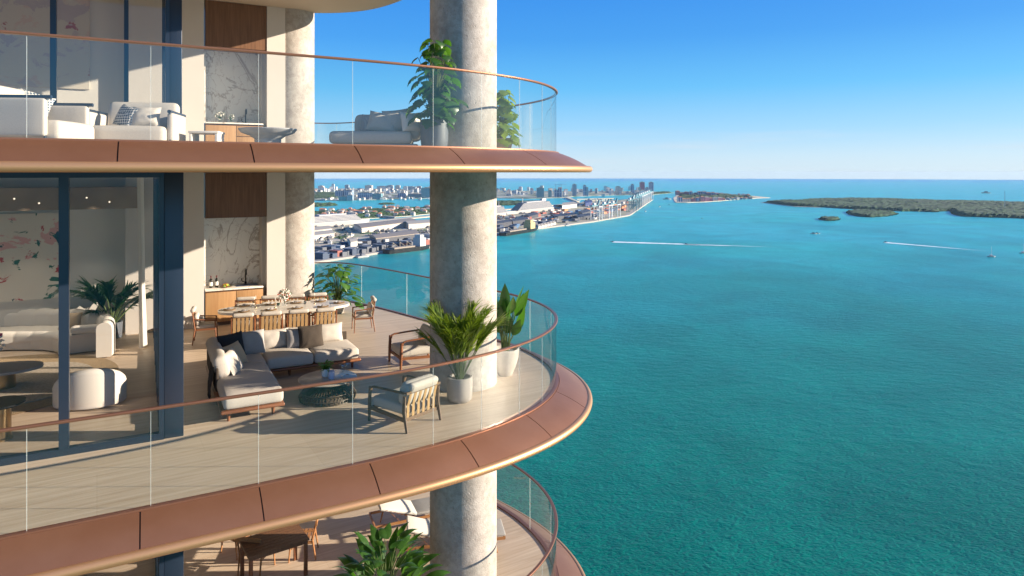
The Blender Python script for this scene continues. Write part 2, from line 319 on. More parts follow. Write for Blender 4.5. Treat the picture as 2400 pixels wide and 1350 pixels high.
M = dict(
 floor=travertine(), marble=marble(),
 copper=mat('copper', (.42,.205,.115), rough=.43, metal=.75, noise_=((1.3,1.3,1.3), .25, 5, (.35,.155,.08)), bump=(.9, .12, .05)),
 nosing=mat('nosing_copper', (.56,.31,.155), rough=.46, metal=.7),
 rail=mat('rail_copper', (.30,.14,.085), rough=.38, metal=.6),
 channel=mat('channel', (.06,.04,.035), rough=.5),
 concrete=concrete(),
 concrete_table=mat('concrete_table', (.36,.36,.36), rough=.7, noise_=((9,9,9), .22, 5, (.24,.24,.25))),
 plaster=mat('plaster', (.60,.55,.495), rough=.85, noise_=((.8,.8,.8), .3, 3, (.555,.505,.45))),
 soffit=mat('soffit', (.50,.43,.34), rough=.8),
 inwall=mat('inner_wall', (.62,.58,.52), rough=.9),
 refl_band=mat('reflection_band', (.38,.28,.18), rough=.8, noise_=((.6,.6,.6), .15, 3, (.22,.15,.10))),  # irregular brown of the door-glass reflection, put into the colour
 wood_dark=mat('walnut', (.21,.105,.055), rough=.45, noise_=((30,30,1.4), .2, 5, (.12,.055,.028))),
 wood_light=mat('oak', (.46,.27,.12), rough=.5, noise_=((26,26,1.2), .2, 5, (.36,.19,.08))),
 teak=mat('teak', (.27,.105,.045), rough=.4, noise_=((5,40,40), .2, 4, (.17,.06,.025))),
 teak_light=mat('teak_light', (.46,.22,.09), rough=.45, noise_=((5,40,40), .2, 4, (.33,.14,.05))),
 teak_dark=mat('teak_weathered', (.20,.12,.07), rough=.55, noise_=((3,30,30), .2, 4, (.12,.07,.04))),
 navy=mat('navy_metal', (.018,.028,.05), rough=.3, metal=.2, spec=.7),
 black=mat('black_metal', (.015,.015,.018), rough=.35, metal=.5),
 brass=mat('brass', (.42,.30,.16), rough=.28, metal=.9),
 cream=mat('cream_fabric', (.55,.495,.425), rough=.95, noise_=((60,60,60), .25, 3, (.46,.41,.35)), bump=(130, .35, .006)),
 ivory=mat('ivory_fabric', (.66,.61,.54), rough=.95, bump=(120, .35, .006)),
 linen=mat('grey_linen', (.40,.37,.345), rough=.95, noise_=((70,70,70), .25, 3, (.32,.30,.28)), bump=(130, .4, .006)),
 char=mat('charcoal_fabric', (.022,.022,.025), rough=.95, bump=(120, .4, .006)),
 taupe=mat('taupe_fabric', (.065,.048,.035), rough=.95, noise_=((60,60,60), .25, 3, (.045,.034,.025)), bump=(120, .4, .006)),
 tan=mat('tan_fabric', (.52,.38,.24), rough=.95, bump=(120, .4, .006)),
 strap=mat('tan_strap', (.40,.245,.105), rough=.7),
 white=mat('white_ceramic', (.75,.73,.70), rough=.25),
 stone_pot=mat('pale_pot', (.52,.47,.41), rough=.7, noise_=((8,8,8), .25, 4, (.44,.39,.34)), bump=(40, .3, .01)),
 grey_pot=mat('grey_pot', (.33,.29,.26), rough=.6, noise_=((3,3,3), .25, 3, (.30,.265,.24))),
 dark_pot=mat('dark_pot', (.10,.11,.13), rough=.5),
 soil=mat('soil', (.035,.022,.014), rough=1, noise_=((30,30,30), .2, 3, (.02,.012,.008))),
 leaf=leafmat('leaf', (.045,.12,.022), (.02,.06,.012)),
 leaf_y=leafmat('leaf_yellowish', (.17,.23,.035), (.05,.11,.02)),
 leaf_b2=leafmat('leaf_glossy', (.075,.17,.025), (.025,.075,.012)),
 leaf_d=leafmat('leaf_dark', (.018,.062,.02), (.010,.035,.012)),
 leaf_b=leafmat('leaf_bright', (.10,.24,.03), (.05,.14,.02)),
 stem=mat('stem', (.10,.14,.04), rough=.6), trunk=mat('stem_brown', (.13,.09,.05), rough=.8),
 curtain=mat('curtain', (.70,.66,.58), rough=.9),
 rug=mat('rug', (.50,.42,.33), rough=1, noise_=((24,24,24), .15, 3, (.36,.30,.23)), bump=(60, .8, .02)),
 rug_edge=mat('jute_rug', (.42,.30,.17), rough=1, noise_=((30,30,30), .15, 3, (.30,.21,.12)), bump=(60, .8, .02)),
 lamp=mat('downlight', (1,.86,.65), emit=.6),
 wine=mat('wine_bottle', (.012,.01,.008), rough=.12), paper=mat('paper', (.7,.67,.6), rough=.8), redcap=mat('foil', (.12,.01,.015), rough=.4),
 red=mat('red_fruit', (.45,.04,.03), rough=.4), yellow=mat('yellow_fruit', (.65,.42,.05), rough=.4), green=mat('green_fruit', (.25,.38,.06), rough=.4),
 pink=mat('pink_petals', (.55,.06,.14), rough=.7), coral=mat('coral_petals', (.75,.25,.20), rough=.7), whitep=mat('white_petals', (.78,.74,.66), rough=.7),
 sink=mat('sink', (.03,.045,.12), rough=.3),
 g_rail=glass('rail_glass', (.93,.965,.95), 1.45, .10), g_door=glass('door_glass', (.90,.90,.90), 1.5, .05), g_clear=glass('clear_glass', (.95,.97,.97), 1.45, .06),
 edge=edgemat(),
)
# ---------------------------------------------------------------- tower geometry
UX, UY = math.cos(UANG), math.sin(UANG)
ZM, ZU, ZL, ZT = EYE-3.62, EYE+.325, EYE-7.17, EYE+4.05+.33
def flo(px, py, h=0.0, zf=ZM):              # where a ray through a place in the photo meets a level
    z = EYE-(zf+h); d = F*z/(py-404); return ((px-1200)/F*d, d)
def uv(o, s, t): return (o[0]+UX*s-UY*t, o[1]+UY*s+UX*t)
CTRL = [(-18.3,-.35),(-12.1,2.97),(-8.58,4.86),(-5.06,6.75),(-2.6,8.07),(-1.35,8.80),(-.45,9.5),(.25,10.3),(.65,11.15),(.79,12.1),(.62,13.1),(.1,14.15),(-.85,15.3),
        (-1.95,16.5),(-3.05,17.7),(-4.1,18.75),(-4.85,19.3),(-5.6,19.3),(-6.5,18.7),(-8,17.6),(-10,16.2)]
def spline(P, n=16):
    out = []
    for i in range(1, len(P)-2):
        a, b, c, d = [Vector(p) for p in P[i-1:i+3]]
        for k in range(n):
            t = k/n
            out.append(.5*((2*b)+(c-a)*t+(2*a-5*b+4*c-d)*t*t+(3*b-a-3*c+d)*t**3))
    out.append(Vector(P[-2])); return out
def resample(pts, step):
    L = [0]
    for i in range(1, len(pts)): L.append(L[-1]+(pts[i]-pts[i-1]).length)
    n = int(L[-1]/step); res = []; j = 0
    for k in range(n+1):
        s = L[-1]*k/n
        while j < len(L)-2 and L[j+1] < s: j += 1
        t = (s-L[j])/max(1e-9, L[j+1]-L[j]); res.append(pts[j].lerp(pts[j+1], t))
    return res
def smooth(pts, it):
    for _ in range(it):
        q = pts[:]
        for i in range(1, len(pts)-1): q[i] = (pts[i-1]+pts[i]*2+pts[i+1])/4
        pts = q
    return pts
CV = smooth(resample(spline(CTRL), .1), 14)
def normals(c):
    ns = []
    for i in range(len(c)):
        t = (c[min(i+1, len(c)-1)]-c[max(i-1, 0)]).normalized(); ns.append(Vector((t.y, -t.x)))
    return ns
NV = normals(CV)
def width(i):
    x, y = CV[i]; k = max(0, 1-abs(y-11.8)/4.5); return .49+.13*k*k*(3-2*k)
def off(i, w): return CV[i]+NV[i]*w
def near_ray(px, lo=0, hi=None, back=False):      # index on the rail curve seen at this column of the photo
    best = None; rng = range(len(CV))
    nose = max(rng, key=lambda i: CV[i].x/CV[i].y)
    rr = range(nose, len(CV)) if back else range(0, nose)
    return min(rr, key=lambda i: abs(CV[i].x/CV[i].y-(px-1200)/F) if CV[i].y > 1 else 9)
tower = empty('residential_tower', (0, 0, 0), 0, 'curved luxury apartment tower with copper balcony edges and round concrete columns', 'building')
def closing(): return [(-13, 20), (-20, 20), (-20, -1)]
def sweep(mb, rows, i0, i1, close=False):
    """rows: function i -> list of (w, z); builds a strip along the curve"""
    base = len(mb.v); n = len(rows(i0))
    for i in range(i0, i1+1):
        for (ww, z) in rows(i):
            p = off(i, ww); mb.v.append((p.x, p.y, z))
    for k in range(i1-i0):
        for j in range(n-1 if not close else n):
            a = base+k*n+j; b = base+k*n+(j+1) % n
            mb.f.append((a, a+n, b+n, b))
    if close:
        mb.f.append(tuple(base+j for j in range(n-1, -1, -1))); mb.f.append(tuple(base+(i1-i0)*n+j for j in range(n)))
def slab(z, seams, joints, backseams=(), railing=True):
    N = len(CV)-1
    m = MB(); m.prism([tuple(off(i, .0)) for i in range(0, N+1, 2)]+closing(), z-.30, z)
    sl = m.build('floor_slab', M['floor'], tower, smooth=False)
    m = MB(); m.prism([tuple(off(i, width(i)-.06)) for i in range(0, N+1, 2)]+closing(), z-.322, z-.302)
    m.build('soffit', M['soffit'], sl, smooth=False)
    m = MB()       # dark backing behind the fascia joints
    sweep(m, lambda i: [(.0, z-.012), (.05, z-.018), (width(i)-.07, z-.25), (width(i)-.07, z-.30), (.0, z-.30)], 0, N, True); m.build('fascia_backing', M['channel'], sl)
    cuts = [0]+sorted(seams)+[N]
    for a, b in zip(cuts[:-1], cuts[1:]):
        m = MB()
        def prof(i):
            W = width(i)-.055; o_ = []
            for k in range(7):
                t = k/6; o_.append((.055+(W-.055)*t, z+.004-.245*t+.022*math.sin(math.pi*t)))
            return o_
        sweep(m, lambda i: prof(i)+[(q[0], q[1]-.012) for q in prof(i)[::-1]], a, b, True)
        # trim a hair so a joint shows
        nn = 14
        for e, s_ in ((0, 1), (b-a, -1)):
            if (e == 0 and a == 0) or (e and b == N): continue
            t = (CV[a+1]-CV[a]) if e == 0 else (CV[b]-CV[b-1])
            t = t.normalized()*.007*s_
            for j in range(nn):
                v = m.v[e*nn+j]; m.v[e*nn+j] = (v[0]+t.x, v[1]+t.y, v[2])
        m.build('fascia_panel', M['copper'], sl)
    m = MB()
    sweep(m, lambda i: [(width(i)-.055+.052*math.cos(q)*1.05, z-.272+.055*math.sin(q)) for q in [2*math.pi*k/14 for k in range(14)]], 0, N, True)
    m.build('nosing', M['nosing'], sl)
    m = MB()
    sweep(m, lambda i: [(-.03, z), (.045, z), (.045, z+.022), (-.03, z+.022)], 0, N, True)
    m.build('rail_channel', M['rail'], sl)
    if not railing: return sl
    m = MB(); H = 1.08
    sweep(m, lambda i: [(-.022, z+H-.028), (.022, z+H-.028), (.027, z+H-.020), (.027, z+H-.007), (.020, z+H), (-.020, z+H), (-.027, z+H-.007), (-.027, z+H-.020)], 0, N, True)
    rl = m.build('railing', M['rail'], tower)
    js = [0]+sorted(set(joints))+[N]
    for a, b in zip(js[:-1], js[1:]):
        if b <= a: continue
        m = MB(); sweep(m, lambda i: [(.0, z+.022), (.0, z+H-.03)], a, b); m.build('glass_pane', M['g_rail'], rl)
        if b < N:
            p = off(b, 0); t = (CV[b+1]-CV[b-1]).normalized()
            m = MB(); m.box(-.003, .003, -.006, .006, z+.02, z+H-.03, TR(p.x, p.y, 0, rz=math.atan2(t.y, t.x)))
            m.build('pane_joint', M['edge'], rl)
    return sl
nearj = [near_ray(x) for x in (-260, 68, 357, 608, 825, 1016, 1132, 1219, 1273)]
backj = [near_ray(x, back=True) for x in (1290, 1240, 1150, 1060, 954, 849, 790)]
nears = [near_ray(x) for x in (-60, 322, 612, 860, 1070, 1225, 1295)]
backs = [near_ray(x, back=True) for x in (1270, 1160, 1030, 890, 800)]
slab(ZM, nears+backs, nearj+backj)
slab(ZU, [near_ray(x) for x in (-60, 287, 580, 832, 1050, 1213)]+backs, nearj+backj)
slab(ZL, nears+backs, nearj+backj)
# top slab, smaller outline
TP = [(-20,3),(-9,5.2),(-5.2,7.2),(-3,8.6),(-1.4,10.2),(-.75,11.8),(-.9,13.4),(-1.7,14.8),(-2.55,16.0),(-3.1,16.65),(-3.65,17.1),(-4.35,17.35),(-4.95,17.37),(-5.9,17.2),(-9,16.5),(-14,15.5)]
tp = smooth(resample(spline([(-24,2)]+TP+[(-20,14)]), .2), 6)
m = MB(); m.prism([tuple(p) for p in tp], ZT-.33, ZT-.02)
ts = m.build('floor_slab', M['soffit'], tower, smooth=False)
m = MB(); tn = normals(tp)
for i, p in enumerate(tp):
    for (ww, z) in ((.005, ZT-.33), (.07, ZT-.27), (.07, ZT+.05), (.005, ZT+.05)): q = p+tn[i]*ww; m.v.append((q.x, q.y, z))
for i in range(len(tp)-1):
    for j in range(4): a = i*4+j; b = i*4+(j+1) % 4; m.f.append((a, a+4, b+4, b))
m.build('nosing', M['soffit'], ts)
# columns
def column(x, y, r):
    m = MB()
    prof = [(r, z) for z in [ZL-.3+.35*k for k in range(46)]]
    m.lathe(prof, 72, (0, 0, 0)); m.build('concrete_column', M['concrete'], tower, loc=(x, y, 0), ang=60)
column(-.84, 11.78, .575); column(-5.64, 17.42, .575)
# walls of the kitchen bay, on each level; local frame along UANG from WB
WB = (-7.2, 15.96)
def bay(zf, z1, full=True):
    c = zf+0.0
    def bx(name, mt, s0, s1, t0, t1, z0, z2, par=tower, smooth=False):
        m = MB(); m.box(s0, s1, t0, t1, z0, z2); return m.build(name, mt, par, loc=(WB[0], WB[1], 0), rot=(0, 0, UANG), smooth=smooth)
    wl = bx('wall', M['plaster'], -1.6, -.0, 0, .28, c+.0, z1)
    bx('skirting', M['plaster'], -1.6, .0, -.012, 0, c, c+.13, wl)
    bx('corner_trim', M['navy'], .0, .025, .05, .28, c, z1, wl)
    bx('wall', M['plaster'], 1.40, 1.83, 0, 1.0, c, z1)
    bx('wall', M['plaster'], -.0, 1.40, .72, .9, c, z1)
    bx('marble_backsplash', M['marble'], .028, 1.32, .68, .715, c+.86, z1-1.0)
    bx('wall', M['plaster'], 1.32, 1.398, .25, .715, c, z1)
    wp = bx('wood_panel', M['wood_dark'], .03, 1.396, .02, .66, z1-1.08, z1-.01)
    return wl
bay(ZM, ZU-.325); bay(ZU, ZT-.33); bay(ZL, ZM-.325)
def frame_box(mb, s0, s1, t0, t1, z0, z1): mb.box(s0, s1, t0, t1, z0, z1)
def glazing(org, ang, x0, x1, z0, z1, mull, glassm, fw=.055, depth=.10, base=.09):
    """a run of framed glass along local x; mull = list of (centre, width)"""
    m = MB(); m.box(x0, x1, -depth/2, depth/2, z0, z0+base); m.box(x0, x1, -depth/2, depth/2, z1-.07, z1)
    for (c, wd) in mull: m.box(c-wd/2, c+wd/2, -depth/2-.01, depth/2+.01, z0+base, z1-.07)
    fr = m.build('window_frame', M['navy'], tower, loc=(*org, 0), rot=(0, 0, ang), smooth=False)
    cs = [x0]+[c for c, _ in mull]+[x1]; cs = sorted(set(cs))
    for a, b in zip(cs[:-1], cs[1:]):
        if b-a < .1: continue
        g = MB(); g.add([(a+.01,0,z0+base-.01),(b-.01,0,z0+base-.01),(b-.01,0,z1-.06),(a+.01,0,z1-.06)], [(0,1,2,3)])
        g.build('window_pane', glassm, fr)
    return fr
AO = (-4.72, 9.26)     # inner corner of the glass room, middle level
for zf, z1 in ((ZM, ZU-.325), (ZL, ZM-.325)):
    glazing(uv(AO, 0, .04), UANG, -11, 0, zf+.002, z1, [(-.03,.06), (-1.14,.11), (-2.9,.1), (-4.8,.1), (-6.7,.1), (-8.6,.1)], M['g_door'])
    glazing(uv(AO, -.01, .2), UANG+R(90), 0, 6.9, zf+.002, z1, [(k*1.15+.1,.07) for k in range(7)], M['g_door'])
    m = MB(); m.rbox(0, .24, .0, .2, zf+.002, z1, r=.008, m=1)
    m.build('corner_post', M['navy'], tower, loc=(*AO, 0), rot=(0, 0, UANG))
AU = (-6.23, 12.40)
glazing(AU, UANG, -11, 0, ZU+.002, ZT-.33, [(-.02,.08), (-.675,.07), (-1.75,.09), (-4.4,.1), (-6.5,.1)], M['g_door'])
glazing(uv(AU, 0, .1), UANG+R(90), 0, 3.9, ZU+.002, ZT-.33, [(k*1.2+.1,.07) for k in range(4)], M['g_door'])
m = MB(); m.rbox(0, .21, -.06, .14, ZU+.002, ZT-.33, r=.008, m=1); m.build('corner_post', M['navy'], tower, loc=(*AU, 0), rot=(0, 0, UANG))
# rooms
for zf, z1, o in ((ZM, ZU-.33, 0), (ZU, ZT-.34, 0), (ZL, ZM-.33, 0)):
    m = MB(); m.box(-13, .2, 7.35, 7.55, zf, z1); m.build('back_wall', M['inwall'], tower, loc=(*AO, 0), rot=(0, 0, UANG), smooth=False)
    m = MB(); m.box(-13, -12.8, 0, 7.35, zf, z1); m.build('side_wall', M['inwall'], tower, loc=(*AO, 0), rot=(0, 0, UANG), smooth=False)
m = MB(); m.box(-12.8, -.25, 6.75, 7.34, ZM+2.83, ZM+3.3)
rband = m.build('reflection_band', M['refl_band'], tower, loc=(*AO, 0), rot=(0, 0, UANG), smooth=False)  # added box holding the small lights, standing in for the brown door-glass reflection
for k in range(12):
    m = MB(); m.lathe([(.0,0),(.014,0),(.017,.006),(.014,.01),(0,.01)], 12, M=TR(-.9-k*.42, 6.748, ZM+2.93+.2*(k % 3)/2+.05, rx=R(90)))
    m.build('downlight', M['lamp'], rband)
# abstract paintings
def paintmat(name, pal, bg_):
    m = mat(name, bg_, rough=.8); t = m.node_tree; b = t.nodes['Principled BSDF']; tc = t.nodes.new('ShaderNodeTexCoord'); prev = None
    for k, (c, thr, sc) in enumerate(pal):
        mp = t.nodes.new('ShaderNodeMapping'); mp.inputs['Location'].default_value = (k*7.3, k*3.1, k*5.7); mp.inputs['Scale'].default_value = (1, 1, 1.25)
        t.links.new(tc.outputs['Object'], mp.inputs[0])
        n = t.nodes.new('ShaderNodeTexNoise'); n.inputs['Scale'].default_value = sc; n.inputs['Detail'].default_value = 5; n.inputs['Distortion'].default_value = .9
        n.inputs['Roughness'].default_value = .62
        t.links.new(mp.outputs[0], n.inputs['Vector'])
        mr = t.nodes.new('ShaderNodeMapRange'); mr.inputs[1].default_value = thr; mr.inputs[2].default_value = thr+.02; t.links.new(n.outputs[0], mr.inputs[0])
        mx = t.nodes.new('ShaderNodeMix'); mx.data_type = 'RGBA'; t.links.new(mr.outputs[0], mx.inputs[0])
        if prev: t.links.new(prev, mx.inputs[6])
        else: mx.inputs[6].default_value = (*bg_, 1)
        mx.inputs[7].default_value = (*c, 1); prev = mx.outputs[2]
    t.links.new(prev, b.inputs['Base Color']); return m
m = MB(); m.rbox(-5.4, -1.78, 7.29, 7.345, .9, 2.75, r=.006, m=1)
m.build('painting', paintmat('abstract_paint', [((.66,.36,.32), .575, 1.0), ((.45,.06,.06), .585, 1.35), ((.03,.13,.09), .585, 1.25), ((.02,.05,.07), .63, 1.2)], (.66,.60,.50)), loc=(*AO, ZM), rot=(0, 0, UANG), smooth=False,
    label='wide abstract canvas with red and green strokes inside the middle apartment', cat='painting')
m = MB(); m.rbox(-5.6, -1.3, 7.29, 7.345, 1.5, 3.5, r=.006, m=1)
m.build('painting', paintmat('abstract_paint_pale', [((.55,.42,.34), .54, .7), ((.35,.12,.12), .62, 1.4), ((.45,.38,.36), .56, 1.9)], (.55,.49,.40)), loc=(*AO, ZU), rot=(0, 0, UANG), smooth=False,
    label='pale mauve abstract canvas behind the windows of the upper apartment', cat='painting')
# curtain
m = MB(); n = 60
for i in range(n+1):
    t = i/n
    for (z, wd) in ((0, 1.15), (1.2, .9), (3.5, .62)):
        m.v.append((-.25-.06*math.sin(t*34)*(1 if z else 1.3)-.1*(1.2-wd), 5.5+t*.95*wd, z+.02))
for i in range(n):
    for j in range(2): a = i*3+j; m.f.append((a, a+3, a+4, a+1))
m.build('curtain', M['curtain'], loc=(*AO, ZM), rot=(0, 0, UANG), label='long sheer cream curtain gathered beside the glass inside the middle apartment', cat='curtain')

for k in range(5):     # the wall washers seen lit in the photo
    for zf in (ZM,):
        l = bpy.data.lights.new('wall_washer', 'SPOT'); l.energy = 38; l.spot_size = R(80); l.spot_blend = .8; l.shadow_soft_size = .03; l.color = (1,.9,.75)
        lo = bpy.data.objects.new('wall_washer', l); COL.objects.link(lo); q = uv(AO, -1.2-k*1.2, 6.55); lo.location = (q[0], q[1], zf+3.2); lo.rotation_euler = (R(-8), 0, UANG)
# ---------------------------------------------------------------- furniture on the middle deck
def cushion(par, name, mt, x, y, z, rz, w=.42, h=.38, t=.15, tilt=R(-18), seed=0, label=None, roll=0):
    m = MB(); m.pillow(w, h, t, TR(0, 0, 0, rx=tilt, ry=roll), seed=seed)
    return m.build(name, mt, par, loc=(x, y, z), rot=(0, 0, rz), label=label)
SO = (-4.16, 9.79)
sofa = empty('corner_sofa', (*SO, ZM), UANG, 'large cream corner sofa with teak base and chaise in the middle of the terrace', 'sofa')
m = MB(); m.rbox(-.02, .87, -.02, 2.72, .135, .185, r=.02, m=1); m.rbox(.87, 2.55, 1.83, 2.72, .135, .185, r=.02, m=1); m.build('base', M['teak'], sofa)
for (x, y) in ((.1,.12),(.72,.12),(.1,2.55),(2.42,1.98),(2.42,2.58),(1.3,2.0)):
    m = MB(); m.lathe([(.018,0),(.032,.135)], 12, (x, y, 0)); m.build('leg', M['teak'], sofa)
m = MB(); m.rbox(.02, .86, .0, 1.80, .185, .385, r=.06, puff=.025, m=8); m.build('chaise_cushion', M['cream'], sofa)
m = MB(); m.rbox(.02, .88, 1.81, 2.68, .185, .375, r=.06, puff=.02, m=8); m.build('seat_cushion', M['cream'], sofa)
for a in (.885, 1.705):
    m = MB(); m.rbox(a, a+.81, 1.82, 2.66, .185, .38, r=.06, puff=.03, m=8); m.build('seat_cushion', M['cream'], sofa)
m = MB(); m.rbox(.0, .05, 1.0, 2.7, .185, .56, r=.02, m=2); m.rbox(.0, 2.5, 2.66, 2.71, .185, .52, r=.02, m=2); m.build('back_frame', M['taupe'], sofa)
m = MB(); m.rbox(-.10, .10, .0, .78, 0, .36, r=.07, puff=.01, side=.02, m=6, M=TR(.14, 1.02, .375, ry=R(-14))); m.rbox(-.09, .09, .0, .74, 0, .34, r=.07, m=6, side=.02, M=TR(.13, 1.86, .375, ry=R(-12)))
m.build('backrest_cushion', M['cream'], sofa)
for k, (x, w_) in enumerate(((.62,.56),(1.12,.55),(1.62,.55),(2.12,.55))):
    cushion(sofa, 'backrest_cushion', M['cream'], x, 2.52, .375, 0, w_, .36, .2, R(-14), seed=k)
# loose pillows on it
def pillow_thing(x, y, z, rz, mt, label, w=.44, h=.4, t=.15, tilt=R(-20), seed=0, base=SO, zf=ZM, roll=0, ang=UANG):
    p = uv(base, x, y); m = MB(); m.pillow(w, h, t, TR(0, 0, 0, rx=tilt, ry=roll), seed=seed)
    m.build('throw_pillow', mt, loc=(*p, zf+z), rot=(0, 0, ang+rz), label=label, cat='pillow', group='throw pillows')
pillow_thing(.40, 2.16, .385, R(28), M['char'], 'black throw pillow in the corner of the cream terrace sofa', .50, .44, seed=3)
pillow_thing(.72, 2.30, .375, R(5), M['linen'], 'grey linen pillow beside the black pillow in the sofa corner', .46, .43, seed=4)
pillow_thing(.44, 1.66, .385, R(52), M['tan'], 'tan throw pillow lying against the chaise back cushion', .50, .40, tilt=R(-30), seed=5)
pillow_thing(.37, 1.22, .385, R(66), M['cream'], 'ivory throw pillow in front of the tan one on the chaise', .50, .40, tilt=R(-30), seed=6)
pillow_thing(1.52, 2.33, .375, R(-4), M['linen'], 'light grey pillow tucked behind the brown pillow on the long sofa seat', .42, .38, seed=7)
pillow_thing(1.74, 2.24, .375, R(2), M['taupe'], 'dark brown square pillow at the middle of the long sofa seat', .46, .43, seed=8)
# throw blanket
m = MB(); n = 14
for i in range(n+1):
    for j, (x, z) in enumerate(((.14,.60),(-.03,.57),(-.055,.4),(-.07,.24),(-.075,.10))):
        m.v.append((x+.012*math.sin(i*1.9+j), 1.0+.42*i/n, z+.01*math.sin(i*2.3)))
for i in range(n):
    for j in range(4): a = i*5+j; m.f.append((a, a+1, a+6, a+5))
for i in range(15): m.tube([(-.075, 1.0+.42*i/14, .10), (-.08, 1.0+.42*i/14+.006, .03)], .006, 4)
m.build('throw_blanket', M['char'], loc=(*SO, ZM), rot=(0, 0, UANG), label='dark knitted throw with fringe hanging over the back of the chaise', cat='blanket')
# coffee table
CT = (-2.95, 10.93)
ct = empty('coffee_table', (*CT, ZM), 0, 'round stone coffee table on a dark wire drum base in front of the sofa', 'coffee table')
m = MB(); m.lathe([(0,.30),(.40,.30),(.45,.318),(.455,.33),(.44,.34),(0,.34)], 48); m.build('table_top', mat('stone_top', (.46,.39,.32), rough=.3, noise_=((4,4,4), .25, 5, (.34,.29,.23))), ct)
m = MB()
for k in range(56):
    q = 2*math.pi*k/56; c_, s_ = math.cos(q), math.sin(q)
    m.tube([(r*c_, r*s_, z) for r, z in ((.43,.015),(.445,.07),(.40,.14),(.30,.2),(.22,.30))], .0075, 4)
for r, z in ((.43,.015),(.445,.07),(.40,.14),(.22,.29)): m.tube([(r*math.cos(2*math.pi*k/40), r*math.sin(2*math.pi*k/40), z) for k in range(41)], .007, 5)
m.lathe([(.40,.02),(.38,.10),(.24,.2)], 40); m.build('wire_base', mat('bronze_wire', (.10,.065,.04), rough=.5), ct)
def pot_herb(x, y, z, label):
    t = empty('potted_herb', (x, y, z), 0, label, 'potted plant')
    m = MB(); m.lathe([(0,0),(.06,0),(.068,.02),(.068,.12),(.06,.12),(.058,.10),(0,.10)], 20); m.build('pot', M['white'], t)
    m = MB()
    for k in range(70):
        az = random.uniform(0, 6.28); m.leaf((random.uniform(-.03,.03), random.uniform(-.03,.03), .1), az, random.uniform(.7,1.5), random.uniform(.08,.19), .012, random.uniform(.5,1.8), n=3)
        r = random.uniform(.02,.1); m.leaf((r*math.cos(az), r*math.sin(az), .14+random.uniform(0,.09)), az+random.uniform(-1,1), random.uniform(-.2,.8), .045, .018, .5, n=3)
    m.build('foliage', M['leaf_b'], t)
pot_herb(-3.0, 11.0, ZM+.34, 'small pot of bright green herbs on the round coffee table')
m = MB(); m.lathe([(0,0),(.045,0),(.05,.015),(.046,.12),(.042,.12),(.045,.02),(0,.015)], 20); m.build('tumbler', mat('lilac_ceramic', (.5,.5,.62), rough=.2), loc=(-2.87, 10.86, ZM+.34), label='short pale ribbed cup beside the herb pot', cat='cup')
def wineglass(x, y, z, label, s=1., group='wine glasses', par=None):
    m = MB(); m.lathe([(.032*s,0),(.03*s,.004),(.004,.008),(.004,.07*s),(.02*s,.085*s),(.036*s,.115*s),(.036*s,.14*s),(.028*s,.175*s)], 14)
    return m.build('wine_glass', M['g_clear'], par, loc=(x, y, z), label=label, cat='glass', group=group)
wineglass(-2.72, 10.98, ZM+.34, 'wine glass nearer the camera on the coffee table', 1)
wineglass(-2.67, 11.07, ZM+.34, 'wine glass farther back on the coffee table beside its twin', 1)
# lounge armchairs
def armchair(loc, rz, wd, label):
    t = empty('lounge_armchair', (*loc, ZM), rz, label, 'armchair', 'slatted lounge armchairs')   # faces +x; y across
    w2 = .33; k = .9
    for s_ in (-1, 1):
        for (x0, x1, nm) in ((.37, .36, 'leg'), (-.36, -.42, 'leg')):
            m = MB(); m.tube([(x1+(.02 if x1 > 0 else .0), s_*w2, 0), (x0, s_*w2, .27), (x0-.01, s_*w2, .50)], [.017,.024,.02], 8, sy=1.3); m.build('leg', wd, t)
        m = MB(); pts = [(.345,.44),(.33,.495),(.28,.515),(.0,.53),(-.40,.545)]
        m.tube([(x, s_*w2, z) for x, z in pts], .024, 8, sy=.7); m.build('armrest', wd, t)
        m = MB(); m.bar((.37, s_*w2, .20), (-.37, s_*w2, .17), .03, .05); m.build('side_rail', wd, t)
    for (x, z, h_) in ((.35,.19,.05),(-.36,.17,.05),(-.405,.545,.035)): m = MB(); m.bar((x,-w2,z), (x,w2,z), .03, h_); m.build('cross_rail', wd, t)
    m = MB(); m.rbox(-.34, .36, -.295, .295, .21, .36, r=.045, puff=.02, m=6, side=.008); m.build('seat_cushion', M['cream'], t)
    m = MB(); m.rbox(-.085, .085, -.285, .285, 0, .34, r=.06, puff=.01, m=6, side=.02, M=TR(-.25, 0, .34, ry=R(-16))); m.build('backrest_cushion', M['cream'], t)
    m = MB(); m.rbox(-.05, .06, -.275, .275, 0, .15, r=.05, puff=.01, m=6, M=TR(-.36, 0, .53, ry=R(-30))); m.build('head_roll', M['cream'], t)
    for j in range(6):
        y = -.25+j*.1
        m = MB(); m.bar((-.42, y, .56), (-.375, y+.015, .36), .045, .006, up=(1,0,0)); m.bar((-.375, y+.015, .36), (-.37, y+.02, .16), .045, .006, up=(1,0,0)); m.bar((-.43,y,.565),(-.385,y,.57),.045,.006)
        m.build('strap', M['strap'], t)
    return t
armchair((-1.86, 12.97), UANG+R(180), M['teak'], 'teak armchair with cream cushions beside the big column, facing the sofa')
armchair((-1.58, 9.98), math.atan2(.62,-.78), M['teak_dark'], 'nearest armchair on the terrace, seen from behind with tan straps across its back')
